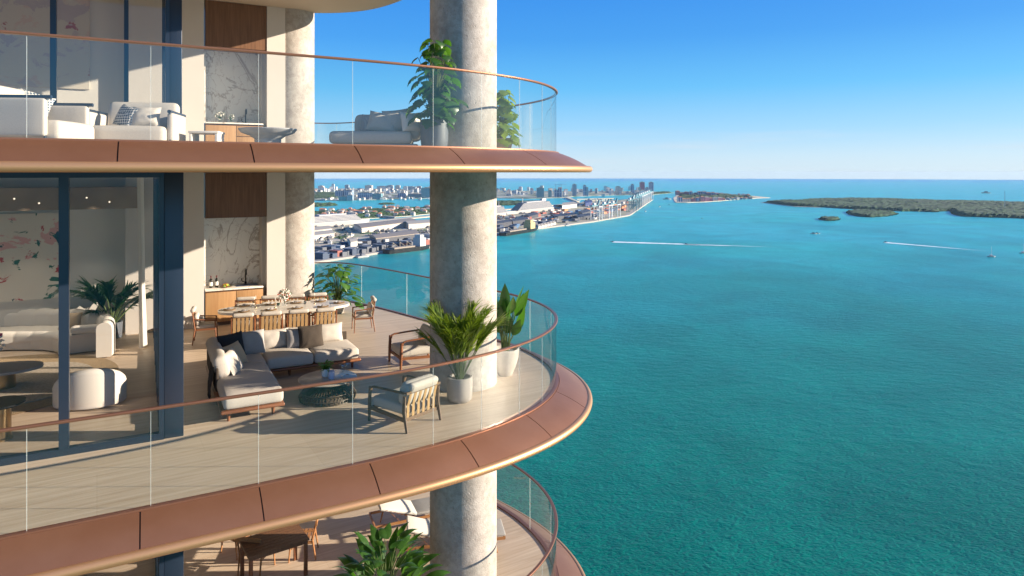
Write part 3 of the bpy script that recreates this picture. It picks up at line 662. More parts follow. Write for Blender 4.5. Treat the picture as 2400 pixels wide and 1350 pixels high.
# dining set
TC = (-5.0, 15.08); TA = R(20); TH = .66
dt = empty('dining_table', (*TC, ZM), TA, 'long oval cream stone dining table laid for ten by the kitchen niche', 'dining table')
def oval(a, b, n=56, p=2.8):
    o_ = []
    for k in range(n):
        q = 2*math.pi*k/n; c_, s_ = math.cos(q), math.sin(q)
        o_.append((a*math.copysign(abs(c_)**(2/p), c_), b*math.copysign(abs(s_)**(2/2.3), s_)))
    return o_
m = MB(); m.prism(oval(1.38,.52), TH-.05, TH); m.build('table_top', mat('table_stone', (.72,.66,.57), rough=.3, noise_=((3,3,3), .2, 4, (.55,.49,.41))), dt)
for x in (-.85, .85):
    m = MB(); m.prism([(x+p[0], p[1]) for p in oval(.13,.30,28)], 0, TH-.052); m.build('pedestal', M['plaster'], dt)
def dining_chair(loc, rz, label):
    t = empty('dining_chair', (*loc, ZM), rz, label, 'chair', 'dining chairs')    # faces +x
    w2 = .22
    for s_ in (-1, 1):
        m = MB(); m.tube([(.22, s_*w2, 0), (.20, s_*w2, .50)], [.012,.017], 6); m.build('leg', M['teak'], t)
        m = MB(); m.tube([(-.24, s_*w2, 0), (-.19, s_*w2, .33), (-.24, s_*w2, .69)], [.012,.018,.014], 6); m.build('leg', M['teak'], t)
        m = MB(); m.tube([(.215, s_*w2, .50), (.0, s_*w2, .515), (-.225, s_*w2, .545)], .014, 6); m.build('armrest', M['teak'], t)
    m = MB()
    for s_ in (-1, 1): m.bar((.21, s_*w2, .32), (-.2, s_*w2, .31), .022, .032)
    m.bar((.205,-w2,.32), (.205,w2,.32), .022, .032); m.bar((-.195,-w2,.31), (-.195,w2,.31), .022, .032); m.build('seat_frame', M['teak'], t); m = MB(); m.bar((-.235,-w2,.665), (-.235,w2,.665), .022, .03); m.build('top_rail', M['teak'], t)
    m = MB(); m.rbox(-.18, .21, -.2, .2, .335, .40, r=.028, puff=.012, m=4); m.build('seat_cushion', M['cream'], t)
    m = MB(); m.rbox(-.04, .04, -.2, .2, 0, .22, r=.035, puff=.01, m=4, M=TR(-.13, 0, .40, ry=R(-14))); m.build('backrest_cushion', M['cream'], t)
    m = MB(); m.rbox(-.045, .05, -.205, .205, .0, .085, r=.04, m=4, M=TR(-.235, 0, .672, ry=R(-8)))
    m.build('back_roll', M['cream'], t)
    for j in range(5):
        y = -.16+j*.08; m = MB(); m.bar((-.25, y, .68), (-.205, y+.008, .32), .056, .006, up=(1,0,0)); m.bar((-.255, y, .683), (-.22, y, .685), .056, .005); m.build('strap', M['strap'], t)
    return t
def tl(s, t): c_, s_ = math.cos(TA), math.sin(TA); return (TC[0]+c_*s-s_*t, TC[1]+s_*s+c_*t)
proto = None; ordn = ('leftmost', 'second from the left', 'third from the left', 'rightmost')
for row, (t_, rz, words) in enumerate(((-.72, TA+R(90), 'dining chair on the near side of the table, seen from behind'), (.72, TA-R(90), 'dining chair on the far side of the table, facing us'))):
    for k in range(4):
        p = tl(-.85+.54*k, t_); lb = ordn[k]+' '+words
        if proto is None: proto = dining_chair(p, rz, lb)
        else: copy_tree(proto, (p[0]+random.uniform(-.015,.015), p[1]+random.uniform(-.02,.02), ZM), rz+random.uniform(-.06,.06), lb)
c1 = copy_tree(proto, (*tl(-1.62, .04), ZM), TA, 'dining chair at the left head of the table beside the cream wall')
c2 = copy_tree(proto, (*tl(1.68, -.02), ZM), TA+R(180), 'dining chair at the right head of the table near the leafy plant')
# table setting
pl = None
spots = [(-.85+.54*k, -.33, ordn[k]+' white plate along the near side of the dining table') for k in range(4)]+[(-.85+.54*k, .33, ordn[k]+' white plate along the far side of the dining table') for k in range(4)]+\
        [(-1.15, 0, 'white plate at the left head of the dining table'), (1.15, 0, 'white plate at the right head of the dining table')]
napk = mat('patterned_napkin', (.5,.47,.45), rough=.9, noise_=((60,60,60), .1, 2, (.16,.13,.12)))
for k, (a, b, lb) in enumerate(spots):
    if pl is None:
        pl = empty('dinner_plate', (*tl(a, b), ZM+TH), 0, lb, 'plate', 'plates on the dining table')
        m = MB(); m.lathe([(0,.003),(.08,.003),(.125,.012),(.13,.016),(.12,.016),(.08,.008),(0,.008)], 24); m.build('plate', M['strap'], pl)
        m = MB(); m.lathe([(0,.017),(.05,.017),(.085,.03),(.08,.032),(.05,.022),(0,.022)], 20); m.build('side_plate', M['white'], pl)
        m = MB(); m.pillow(.10, .05, .05, TR(0, 0, .03, rx=R(80)), n=4); m.build('napkin', napk, pl)
    else: copy_tree(pl, (*tl(a, b), ZM+TH), random.uniform(0, 1), lb)
    q = (a+.16, b-.02 if b < 0 else b+.02); p = tl(*q)
    wl = lb.replace('white plate', 'wine glass')
    if k == 0: wg = wineglass(p[0], p[1], ZM+TH, wl, .9, 'wine glasses on the dining table')
    else: copy_tree(wg, (*p, ZM+TH), 0, wl)
    m = MB()
    for i in (-1, 0, 1): m.bar((i*.018, -.08, .004), (i*.018, .08, .004), .008, .004)
    p = tl(a-.17, b); m.build('cutlery', M['brass'], loc=(*p, ZM+TH), rot=(0, 0, TA), label=lb.replace('white plate', 'gold cutlery set'), cat='cutlery', group='cutlery on the dining table')
def flowers(x, y, z, label, n=70, r=.15, h=.2, cols=('whitep','whitep','coral','whitep'), vase='g_clear', stemh=.12, s=1., leafn=90):
    t = empty('flower_vase', (x, y, z), 0, label, 'flowers')
    m = MB(); m.lathe([(0,0),(.05*s,0),(.06*s,.04*s),(.045*s,.12*s),(.05*s,.15*s)], 18); m.build('vase', M[vase], t)
    mbs = {c: MB() for c in cols}; g = MB()
    for k in range(n):
        d = Vector((random.gauss(0,1), random.gauss(0,1), random.gauss(0,1)+.3)).normalized()*r*random.uniform(.65,1)
        c = Vector((0, 0, .15*s+h*.5))+Vector((d.x, d.y, d.z*.9)); b = mbs[random.choice(cols)]
        q = random.uniform(.012,.026)*s
        b.lathe([(0,-q*.6),(q*.8,-q*.3),(q,q*.1),(q*.5,q*.5),(0,q*.4)], 6, M=TR(c.x, c.y, c.z, rx=random.uniform(-1,1), ry=random.uniform(-1,1)))
    for k in range(leafn):
        d = Vector((random.gauss(0,1), random.gauss(0,1), random.gauss(0,1)+.2)).normalized()*r*random.uniform(.4,1.1)
        g.leaf((d.x, d.y, .15*s+h*.5+d.z), random.uniform(0,6.28), random.uniform(-.2,1.2), .05*s, .013*s, .6, n=3)
    for k in range(14):
        az = random.uniform(0,6.28); g.tube([(0,0,.03), (.02*math.cos(az),.02*math.sin(az),.15*s), (r*.7*math.cos(az), r*.7*math.sin(az), .15*s+h*.5)], .003, 4)
    g.build('leaves', M['leaf'], t)
    for c in set(cols): mbs[c].build('blossoms', M[c], t)
p = tl(-.02, .1); flowers(p[0], p[1], ZM+TH, 'round bouquet of white and coral flowers in the middle of the dining table', 120, .155, .17)
for (a, b, h, lb) in ((-.62,.08,.26,'tallest gold candlestick left of the bouquet on the dining table'), (.62,.1,.24,'gold candlestick at the right of the bouquet on the dining table'), (-.22,-.05,.22,'slim gold candlestick just left of the bouquet')):
    t = empty('candlestick', (*tl(a, b), ZM+TH), 0, lb, 'candlestick'); m = MB(); m.lathe([(.03,0),(.028,.006),(.005,.012),(.005,h*.7),(.014,h*.72),(.016,h*.76),(0,h*.76)], 12); m.build('stick', M['brass'], t)
    m = MB(); m.lathe([(.008,h*.76),(.007,h),(0,h)], 8); m.build('candle', M['whitep'], t)
m = MB(); m.lathe([(0,0),(.025,0),(.025,.06),(0,.06)], 12); m.build('pepper_mill', M['char'], loc=(*tl(.42,.2), ZM+TH), label='short black cup standing toward the right of the dining table', cat='cup')
m = MB(); m.lathe([(0,0),(.03,0),(.035,.05),(0,.05)], 12); m.build('small_planter', M['leaf_d'], loc=(*tl(-.15,.2), ZM+TH), label='tiny dark green vase beside the bouquet on the table', cat='vase')
# kitchen counters
def counter(zf, full, lv):
    t = empty('kitchen_counter', (*WB, zf), UANG, 'oak bar counter with white stone top in the marble niche of the '+lv+' terrace', 'counter', 'bar counters in the marble niches')
    m = MB(); m.box(.03,1.31,.03,.66,.0,.08); m.build('plinth', M['channel'], t, smooth=False)
    m = MB(); m.box(.03,1.315,.03,.66,.08,.80); m.build('carcass', M['wood_dark'], t, smooth=False)
    for (a, b, z0, z1) in ((.032,.70,.09,.785), (.712,1.312,.54,.785), (.712,1.312,.30,.525), (.712,1.312,.09,.288)):
        m = MB(); m.rbox(a, b, .008, .029, z0, z1, r=.003, m=1); m.build('drawer', M['wood_light'], t)
    m = MB(); m.rbox(.028, 1.317, -.01, .678, .825, .86, r=.004, m=1); m.build('worktop', M['marble'], t)
    m = MB(); m.box(.73, 1.24, .2, .5, .862, .868); m.build('sink', M['sink'], t, smooth=False)
    m = MB(); m.tube([(.98,.56,.86),(.98,.56,1.12),(.98,.54,1.20),(.98,.50,1.235),(.98,.44,1.22),(.98,.41,1.15),(.98,.41,1.10)], .014, 8); m.tube([(.98,.56,.90),(.90,.56,.93),(.88,.56,1.0)], .011, 6)
    m.lathe([(.028,0),(.028,.05),(.015,.06)], 12, (.98,.56,.86)); m.build('tap', M['black'], t)
    return t
counter(ZM, True, 'middle'); counter(ZU, False, 'upper')
for k, (a, b) in enumerate(((.17,.30),(.30,.34))):
    t = empty('wine_bottle', (*uv(WB, a, b), ZM+.86), 0, ('left' if k == 0 else 'right')+' one of two dark wine bottles on the niche counter', 'bottle', 'wine bottles')
    m = MB(); m.lathe([(0,0),(.036,0),(.037,.01),(.037,.17),(.03,.2),(.013,.225),(.013,.26)], 16); m.build('bottle', M['wine'], t)
    m = MB(); m.lathe([(.0378,.05),(.0378,.14)], 16); m.build('paper_label', M['paper'], t)
    m = MB(); m.lathe([(.0145,.235),(.0145,.285),(0,.285)], 10); m.build('cap', M['redcap'], t)
fb = empty('fruit_bowl', (*uv(WB, .50, .26), ZM+.86), 0, 'flat golden platter heaped with mixed fruit on the niche counter', 'fruit platter')
m = MB(); m.lathe([(0,0),(.10,0),(.15,.02),(.145,.022),(.1,.008),(0,.008)], 22); m.build('bowl', M['brass'], fb)
for cl in ('red','yellow','green'):
    m = MB()
    for k in range(6):
        q = random.uniform(0,6.28); r = random.uniform(0,.09); m.lathe([(0,-.026),(.02,-.018),(.028,0),(.02,.018),(0,.026)], 8, (r*math.cos(q), r*math.sin(q), .03+random.uniform(0,.03)))
    m.build('fruit', M[cl], fb)
p = uv(WB, .38, .35); flowers(p[0], p[1], ZU+.86, 'vase of white orchids on the upper terrace counter', 30, .12, .12, ('whitep',), s=.8, leafn=30)
p = uv(WB, .62, .3); flowers(p[0], p[1], ZU+.86, 'smaller vase of pale flowers right of the orchids on the upper counter', 20, .08, .10, ('whitep',), s=.7, leafn=30)
# ---------------------------------------------------------------- plants
def pot(t, prof, mt, soilr, soilz, n=36):
    m = MB(); m.lathe(prof, n); m.build('pot', mt, t); m = MB(); m.lathe([(0,soilz),(soilr,soilz-.005)], n); m.build('soil', M['soil'], t)
def palm(loc, potf, z0, nf, L, label, mt, spread=1., seed=1, lean=.9, lw=.02, top=1.35):
    random.seed(seed); t = empty('potted_palm', loc, 0, label, 'palm'); potf(t)
    st = MB(); lf = MB()
    for k in range(nf):
        az = k*2.399+random.uniform(-.2,.2); el = top-random.uniform(0,lean)*(.35+.65*((k % 5)/4)); l = L*random.uniform(.72,1.05)*(1 if el > .9 else .85)
        p = Vector((.04*math.cos(az), .04*math.sin(az), z0)); pts = [p]; dr = random.uniform(.7,1.25)*spread
        N = 12
        for i in range(N):
            pit = el-dr*(i/N)**1.6; p = p+Vector((math.cos(az)*math.cos(pit), math.sin(az)*math.cos(pit), math.sin(pit)))*l/N; pts.append(p)
        st.tube(pts, [.011*(1-.7*i/N) for i in range(N+1)], 5)
        for i in range(5*3, N*3+1):
            f_ = i/3; a = int(min(f_, N-1e-6)); q = pts[a].lerp(pts[a+1], f_-a); tt = i/(N*3)
            ll = l*.36*math.sin(math.pi*min(1, .12+.88*(tt-.38)/.62))**.6+.04
            for s_ in (-1, 1):
                lf.leaf(q, az+s_*(1.05-.55*tt)+random.uniform(-.1,.1), el-dr*tt**1.6+random.uniform(.1,.4), ll, lw*random.uniform(.8,1.2), random.uniform(.4,1.1), .3, n=3, base=.5)
    st.build('stems', M['stem'], t); lf.build('fronds', mt, t); return t
def broad(loc, potf, z0, n, H, Rr, label, mt, LL=.3, LW=.13, notch=False, seed=1, stemm='stem', droop=1.1, name='potted_plant', rect=0, zmin=.2):
    random.seed(seed); t = empty(name, loc, 0, label, 'potted plant'); potf(t)
    st = MB(); lf = MB()
    for k in range(n):
        az = k*2.399+random.uniform(-.3,.3); hh = z0+H*(zmin+(1-zmin)*((k+.5)/n)); rr = Rr*random.uniform(.35,1)*(1-.55*((k+.5)/n)**2)
        tip = Vector((rr*math.cos(az), rr*math.sin(az), hh)); b = Vector((.03*math.cos(az), .03*math.sin(az), z0))
        mid = b.lerp(tip, .55)+Vector((0, 0, .12*H)) - Vector((math.cos(az), math.sin(az), 0))*rr*.12
        st.tube([b, b.lerp(mid, .5)+Vector((0,0,.04*H)), mid, tip], [.009,.007,.006,.004], 5)
        s_ = random.uniform(.7,1.15)*(1-.3*(k/n)); lf.leaf(tip, az+random.uniform(-.4,.4), random.uniform(.1,.75)+rect, LL*s_, LW*s_, droop*random.uniform(.6,1.3), .22, n=9 if notch else 7, notch=notch, base=.62, twist=random.uniform(-.35,.35))
    st.build('stems', M[stemm], t); lf.build('leaves', mt, t); return t
cyl = lambda t: pot(t, [(0,0),(.155,0),(.19,.03),(.203,.09),(.203,.37),(.198,.385),(.165,.385),(.16,.35),(.0,.35)], M['grey_pot'], .16, .352)
palm((-.83, 10.83, ZM), cyl, .34, 30, 1.14, 'areca palm in a grey cylinder pot in front of the big column', M['leaf_y'], .62, 11, .54, .015, 1.5)
con = lambda t: pot(t, [(0,0),(.11,0),(.13,.02),(.19,.17),(.235,.32),(.245,.47),(.235,.48),(.215,.475),(.21,.42),(0,.42)], M['stone_pot'], .21, .422)
random.seed(5)
t = empty('bird_of_paradise', (-.12, 12.2, ZM), 0, 'tall banana-leaved plant in a tapered pale stone pot right of the big column', 'potted plant'); con(t)
st = MB(); lf = MB()
for k in range(20):
    az = k*2.399; h = random.uniform(.30,.85); ln = random.uniform(.03,.27)
    b = Vector((.06*math.cos(az), .06*math.sin(az), .42)); tip = b+Vector((ln*.55*math.cos(az), ln*.55*math.sin(az), h))
    st.tube([b, b.lerp(tip,.5)-Vector((math.cos(az),math.sin(az),0))*.03, tip], [.012,.009,.007], 5)
    lf.leaf(tip, az, 1.5-ln*1.2, random.uniform(.36,.58), random.uniform(.07,.105), random.uniform(.05,.4), .3, n=8, base=.8, twist=random.uniform(-1,1))
st.build('stems', M['stem'], t); lf.build('leaves', M['leaf'], t)
broad((-4.5, 17.6, ZM), lambda t: pot(t, [(0,0),(.16,0),(.2,.3),(.18,.3),(.175,.27),(0,.27)], M['grey_pot'], .17, .272), .27, 75, .98, .62, 'bushy large-leaved plant behind the dining table beside the back railing', M['leaf_b2'], .36, .13, seed=21, zmin=.02, rect=-.25)
palm((-8.75, 14.95, ZM), lambda t: pot(t, [(0,0),(.18,0),(.2,.35),(.17,.35),(.16,.3),(0,.3)], M['dark_pot'], .16, .302), .3, 18, 1.35, 'dark green palm behind the ivory sofa inside the glass room', M['leaf_d'], .9, 31, .95, .028)
# upper terrace plants
upot = lambda t: pot(t, [(0,0),(.17,0),(.2,.05),(.222,.2),(.225,.50),(.2,.51),(.19,.47),(0,.47)], M['dark_pot'], .19, .472)
broad((-1.24, 10.9, ZU), upot, .47, 78, 1.36, .40, 'tall monstera in a round grey pot left of the column on the upper terrace', M['leaf'], .27, .15, True, 41, droop=1.2, zmin=.0, rect=-.6)
broad((-.16, 12.55, ZU), lambda t: pot(t, [(0,0),(.13,0),(.18,.3),(.16,.3),(.15,.26),(0,.26)], M['grey_pot'], .15, .262), .26, 46, .95, .26, 'monstera with yellow-green leaves partly hidden behind the upper column', M['leaf_y'], .28, .17, True, 43, droop=1.2, zmin=.0, rect=-.6)
# lower terrace plant
zl = 404+F*7.17/9.4
lp = (-1.94, 10.5)
broad((*lp, ZL), lambda t: pot(t, [(0,0),(.22,0),(.26,.5),(.23,.5),(.22,.45),(0,.45)], M['grey_pot'], .22, .452), .45, 64, 1.05, .58, 'lush broad-leaved plant on the lowest terrace under the copper edge', M['leaf'], .50, .105, seed=52, zmin=.2, rect=.6)
# ---------------------------------------------------------------- glass room furniture (middle level)
random.seed(77)
so = empty('curved_sofa', (0, 0, ZM), 0, 'ivory channel-tufted curved sofa inside the glass room', 'sofa')
bc = resample(spline([(-13.2,12.0),(-12.4,12.7),(-11.9,13.8),(-10.8,14.5),(-9.6,14.65),(-8.7,14.35),(-8.15,13.75),(-7.95,13.3),(-7.8,12.9)]), .05)
nb = normals(bc)      # right-hand normals: inward (towards the camera) side
def sofa_sweep(mb, prof, i0, i1, ch=.0, pitch=7):
    n = len(prof); b = len(mb.v)
    for i in range(i0, i1+1):
        k = abs(math.sin(math.pi*(i % pitch)/pitch))**.5 if ch else 1
        for (ww, z) in prof:
            cx = sum(p[0] for p in prof)/n; cz = sum(p[1] for p in prof)/n
            q = 1-ch*(1-k); w_ = cx+(ww-cx)*q; z_ = z if z < .03 else cz+(z-cz)*q
            p = bc[i]+nb[i]*w_; mb.v.append((p.x, p.y, z_))
    for i in range(i1-i0):
        for j in range(n): a = b+i*n+j; c = b+i*n+(j+1) % n; mb.f.append((a, c, c+n, a+n))
    mb.f.append(tuple(b+j for j in range(n))); mb.f.append(tuple(b+(i1-i0)*n+j for j in range(n-1, -1, -1)))
def rprof(w0, w1, z0, z1, r):
    o_ = []
    for cx, cz, a0 in ((w1-r, z1-r, 0), (w0+r, z1-r, 90), (w0+.02, z0+.02, 180), (w1-.02, z0+.02, 270)):
        rr = r if cz > z0+.03 else .02
        for k in range(4): q = R(a0+30*k); o_.append((cx+rr*math.cos(q), cz+rr*math.sin(q)))
    return o_
K = len(bc)-1
m = MB(); sofa_sweep(m, rprof(-.14,.14,.02,.70,.12), 0, K, .10); m.build('backrest', M['ivory'], so, ang=60)
m = MB(); sofa_sweep(m, rprof(.12,.82,.02,.38,.10), 4, K-14, .03, 9); m.build('seat', M['ivory'], so, ang=60)
m = MB(); m.rbox(-.3, .3, -.1, .1, 0, .17, r=.08, m=5, M=TR(-8.55, 13.75, .38, rz=R(20))); m.build('bolster', M['ivory'], so)
cushion(None, 'throw_pillow', M['tan'], -9.15, 14.1, ZM+.37, R(15), .42, .36, .14, R(-25), 3); tag(bpy.context.scene.objects[-1] if False else COL.objects[-1], 'beige pillow leaning on the curved sofa behind the dark mullion', 'pillow', 'throw pillows')
# tub chair seen from behind
tc_ = empty('tub_chair', (-6.62, 10.72, ZM), R(8), 'rounded ivory tub chair with its back to the glass wall', 'armchair')
m = MB(); n = 40
def tubp(r0, r1, z1f):
    for k in range(n+1):
        q = R(185+190*k/n); h = z1f(k/n); pr = rprof(r0, r1, .02, h, .07); 
        g = 1-.025*(1-abs(math.sin(math.pi*(k % 14)/14))**.4)
        for (rr, z) in pr: m.v.append((rr*g*math.cos(q)*1.12, rr*g*math.sin(q)*.9, z))
    N = 16
    for k in range(n):
        for j in range(N): a = k*N+j; b = k*N+(j+1) % N; m.f.append((a, a+N, b+N, b))
    m.f.append(tuple(range(N-1, -1, -1))); m.f.append(tuple(n*N+j for j in range(N)))
tubp(.30, .46, lambda t: .36+.26*math.sin(math.pi*min(1, max(0, (t-.12)*1.15)))**.7); m.build('backrest', M['ivory'], tc_, ang=60)
m = MB(); m.lathe([(0,.03),(.34,.03),(.36,.1),(.36,.3),(.31,.36),(0,.37)], 32); m.build('seat', M['ivory'], tc_, ang=60)
m = MB(); m.lathe([(0,.006),(2.05,.006),(2.06,.012),(0,.014)], 64); m.build('rug', M['rug_edge'], loc=(-9.0, 11.5, ZM), label='round jute rug with woven golden border in the glass room', cat='rug')
m = MB(); m.prism([(p[0], p[1]) for p in oval(1.75,1.35,48,3.2)], .016, .034); m.build('rug', M['rug'], loc=(-9.0, 11.35, ZM), rot=(0, 0, UANG), label='thick cream rug lying on the round jute rug', cat='rug')
ic = empty('coffee_table', (-8.75, 11.35, ZM+.034), 0, 'low grey stone coffee table on the cream rug in the glass room', 'coffee table')
m = MB(); m.prism([p for p in oval(.80,.42,40,2.2)], .27, .31, TR(rz=R(25))); m.build('table_top', M['linen'], ic); m = MB(); m.lathe([(.18,0),(.18,.27)], 28, (.25,.05,0)); m.lathe([(.12,0),(.12,.27)], 28, (-.35,-.1,0)); m.build('pedestal', M['brass'], ic)
random.seed(12); flowers(-8.70, 11.28, ZM+.344, 'loose bunch of red and white blossoms in a glass vase inside the room', 90, .30, .42, ('pink','whitep','whitep'), s=1.35, leafn=40)
st_ = empty('side_table', (-6.95, 9.27, ZM), 0, 'small dark round side table on a brass pedestal by the glass wall', 'side table')
m = MB(); m.lathe([(0,.47),(.29,.47),(.30,.485),(.29,.50),(0,.50)], 36); m.build('table_top', M['black'], st_)
m = MB(); m.lathe([(.15,0),(.15,.02),(.125,.03),(.125,.47)], 28); m.build('pedestal', M['brass'], st_)
# ---------------------------------------------------------------- upper terrace
def lounge(loc, rz, w_, label, h=.62, name='lounge_chair', pat=True, armbar=True, d_=.85):
    t = empty(name, (*loc, ZU), rz, label, 'armchair' if w_ < 1.3 else 'sofa')   # faces -y
    a = w_/2
    for s_ in (-1, 1):
        m = MB(); m.rbox(min(s_*a, s_*(a-.09)), max(s_*a, s_*(a-.09)), -d_*.42, d_*.42, .12, h*.80, r=.035, m=4, puff=.004); m.build('armrest', M['cream'], t)
        m = MB(); m.tube([(s_*(a-.045), -d_*.48, h*.82), (s_*(a-.045), d_*.5, h*.82)], .026, 10); m.build('arm_bar', M['navy'], t)
        m = MB(); m.tube([(s_*(a-.045), -d_*.40, 0), (s_*(a-.045), -d_*.40, h*.80)], .016, 8); m.build('leg', M['navy'], t)
        m = MB(); m.tube([(s_*(a-.045), d_*.46, 0), (s_*(a-.045), d_*.46, h*.80)], .016, 8); m.build('leg', M['navy'], t)
    m = MB(); m.rbox(-a+.09, a-.09, -d_*.55, d_*.4, .07, .33, r=.07, puff=.02, m=6); m.build('seat_cushion', M['cream'], t)
    m = MB(); m.rbox(-a+.1, a-.1, -.09, .09, 0, h*.68, r=.07, m=6, side=.01, M=TR(0, d_*.32, .29, rx=R(-12))); m.build('backrest_cushion', M['cream'], t)
    return t
check = mat('checked_fabric', (.62,.58,.52), rough=.95)
tt = check.node_tree; ck = tt.nodes.new('ShaderNodeTexChecker'); ck.inputs['Scale'].default_value = 38; ck.inputs[1].default_value = (.62,.58,.52,1); ck.inputs[2].default_value = (.07,.10,.14,1)
tco = tt.nodes.new('ShaderNodeTexCoord'); mpp = tt.nodes.new('ShaderNodeMapping'); mpp.inputs['Rotation'].default_value = (0, R(45), 0); mpp.inputs['Scale'].default_value = (1, .01, 1)
tt.links.new(tco.outputs['Object'], mpp.inputs[0]); tt.links.new(mpp.outputs[0], ck.inputs[0]); tt.links.new(ck.outputs[0], tt.nodes['Principled BSDF'].inputs['Base Color'])
def upos(px, d): return ((px-1200)/F*d, d)
p = upos(322, 10.0); lounge(p, R(12), 1.16, 'cream lounge chair with two cushions at the centre left of the upper terrace', .66)
def up_pillow(px, d, z, rz, mt, lb, **k): q = upos(px, d); pillow_thing(0, 0, z, rz, mt, lb, base=q, zf=ZU, ang=0, **k)
up_pillow(283, 9.75, .33, R(-22), check, 'checked pillow on the left of the upper lounge chair', w=.40, h=.33, tilt=R(-22), seed=2, roll=R(14))
up_pillow(340, 9.72, .33, R(14), M['cream'], 'plain beige pillow with fringe on the upper lounge chair', w=.38, h=.31, tilt=R(-22), seed=9)
p = upos(85, 8.9); lounge(p, R(96), 1.10, 'big cream lounge chair at the left end of the upper terrace, seen from its side', .74, 'lounge_chair', d_=.95)
p = upos(-10, 9.7); lounge(p, R(85), 1.0, 'cream lounge chair cut off by the left edge of the upper terrace', .8, d_=.9)
up_pillow(66, 9.1, .46, R(40), check, 'checked pillow in the big lounge chair at the far left of the upper terrace', w=.44, h=.36, tilt=R(-30), seed=4, roll=R(20))
bt = empty('side_table', (*upos(485, 10.3), ZU), R(10), 'small pale cube side table on the upper terrace', 'side table')
m = MB(); m.rbox(-.21, .21, -.21, .21, .255, .29, r=.008, m=1); m.build('table_top', M['ivory'], bt)
m = MB(); m.rbox(-.2, -.16, -.2, .2, 0, .254, r=.005, m=1); m.rbox(.16, .2, -.2, .2, 0, .254, r=.005, m=1); m.build('side_panel', M['ivory'], bt)
rt = empty('round_table', (*upos(628, 10.8), ZU), 0, 'low round grey concrete table on the upper terrace', 'table')
m = MB(); m.lathe([(0,.26),(.30,.26),(.40,.30),(.44,.35),(.44,.365),(0,.372)], 40); m.build('table_top', M['concrete_table'], rt)
m = MB(); m.lathe([(.3,0),(.3,.03),(.2,.1),(.2,.2),(.28,.26)], 32); m.build('pedestal', M['concrete_table'], rt)
db = empty('daybed', (*upos(882, 11.3), ZU), R(6), 'low grey-beige daybed heaped with pillows beside the upper column', 'sofa')
m = MB(); m.rbox(-.66, .70, -.45, .45, .03, .13, r=.03, m=2); m.build('base', M['linen'], db)
m = MB(); m.rbox(-.70, .60, -.48, .45, .13, .33, r=.07, puff=.02, m=8); m.build('seat_cushion', M['cream'], db)
m = MB(); m.rbox(-.38, .72, .28, .46, .2, .66, r=.08, m=6, side=.02); m.rbox(.52, .72, -.3, .44, .2, .60, r=.08, m=6, side=.02); m.build('backrest', M['cream'], db)
stripe = mat('striped_fabric', (.55,.52,.48), rough=.95); tt = stripe.node_tree; wv = tt.nodes.new('ShaderNodeTexWave'); wv.inputs['Scale'].default_value = 12
tco = tt.nodes.new('ShaderNodeTexCoord'); rp = tt.nodes.new('ShaderNodeValToRGB'); rp.color_ramp.elements[0].color = (.16,.18,.22,1); rp.color_ramp.elements[1].color = (.55,.52,.48,1); rp.color_ramp.elements[0].position = .4; rp.color_ramp.elements[1].position = .55
tt.links.new(tco.outputs['Object'], wv.inputs[0]); tt.links.new(wv.outputs[1], rp.inputs[0]); tt.links.new(rp.outputs[0], tt.nodes['Principled BSDF'].inputs['Base Color'])
up_pillow(862, 11.35, .33, R(-25), stripe, 'striped pillow at the left back of the upper daybed', w=.34, h=.33, tilt=R(-12), seed=11)
up_pillow(892, 11.1, .33, R(10), M['cream'], 'largest plain pillow at the middle of the upper daybed', w=.50, h=.36, t=.2, tilt=R(-25), seed=12, roll=R(12))
up_pillow(935, 11.2, .33, R(18), M['cream'], 'plain pillow right of the middle one on the upper daybed', w=.44, h=.40, t=.2, tilt=R(-15), seed=13, roll=R(-8))
up_pillow(966, 11.0, .33, R(40), M['ivory'], 'rightmost pillow on the upper daybed against its arm', w=.36, h=.33, t=.18, tilt=R(-15), seed=14)
# ---------------------------------------------------------------- lowest terrace
def low(px, py, h=0): return flo(px, py, h, ZL)
p = low(690, 1290, .7)
lt = empty('patio_table', (*low(655, 1258, .66), ZL), R(35), 'dark slatted teak table on the lowest terrace', 'table')
m = MB()
for k in range(7): m.box(-.62, .42, -.36+k*.1, -.27+k*.1, .635, .66)
m.build('table_top', M['wood_dark'], lt, smooth=False)
m = MB(); m.box(-.6,.4,-.34,-.31,.57,.633); m.box(-.6,.4,.28,.31,.57,.633); m.box(-.6,-.57,-.31,.28,.57,.633); m.box(.37,.4,-.31,.28,.57,.633); m.build('apron', M['wood_dark'], lt, smooth=False)
for x in (-.57,.37):
    for y in (-.31,.28): m = MB(); m.rbox(x-.03, x+.03, y-.03, y+.03, 0, .57, r=.006, m=1); m.build('leg', M['teak'], lt)
def wchair(loc, rz, label):
    t = empty('wooden_chair', (*loc, ZL), rz, label, 'chair', 'wooden chairs on the lowest terrace'); 
    for s_ in (-1, 1):
        m = MB(); m.tube([(.24, s_*.23, 0), (.20, s_*.23, .38)], [.014,.02], 6); m.build('leg', M['teak_light'], t)
        m = MB(); m.tube([(-.24, s_*.21, 0), (-.18, s_*.21, .38), (-.26, s_*.21, .70)], [.014,.02,.016], 6); m.build('leg', M['teak_light'], t)
        m = MB(); m.tube([(.21, s_*.24, .37),(.23, s_*.24, .52),(.1, s_*.25, .54),(-.23, s_*.23, .56)], .017, 6, sy=.7); m.build('armrest', M['teak_light'], t)
    m = MB(); m.bar((-.25,-.24,.68),(-.25,.24,.68),.03,.09); m.build('back_slat', M['teak_light'], t)
    m = MB(); m.bar((.2,-.23,.34),(.2,.23,.34),.03,.045)
    for s_ in (-1, 1): m.bar((.2,s_*.22,.34),(-.18,s_*.21,.33),.03,.045)
    for k in range(6): m.bar((.2-.075*k,-.21,.375),(.2-.075*k,.21,.375),.055,.015)
    m.build('seat', M['teak_light'], t); return t
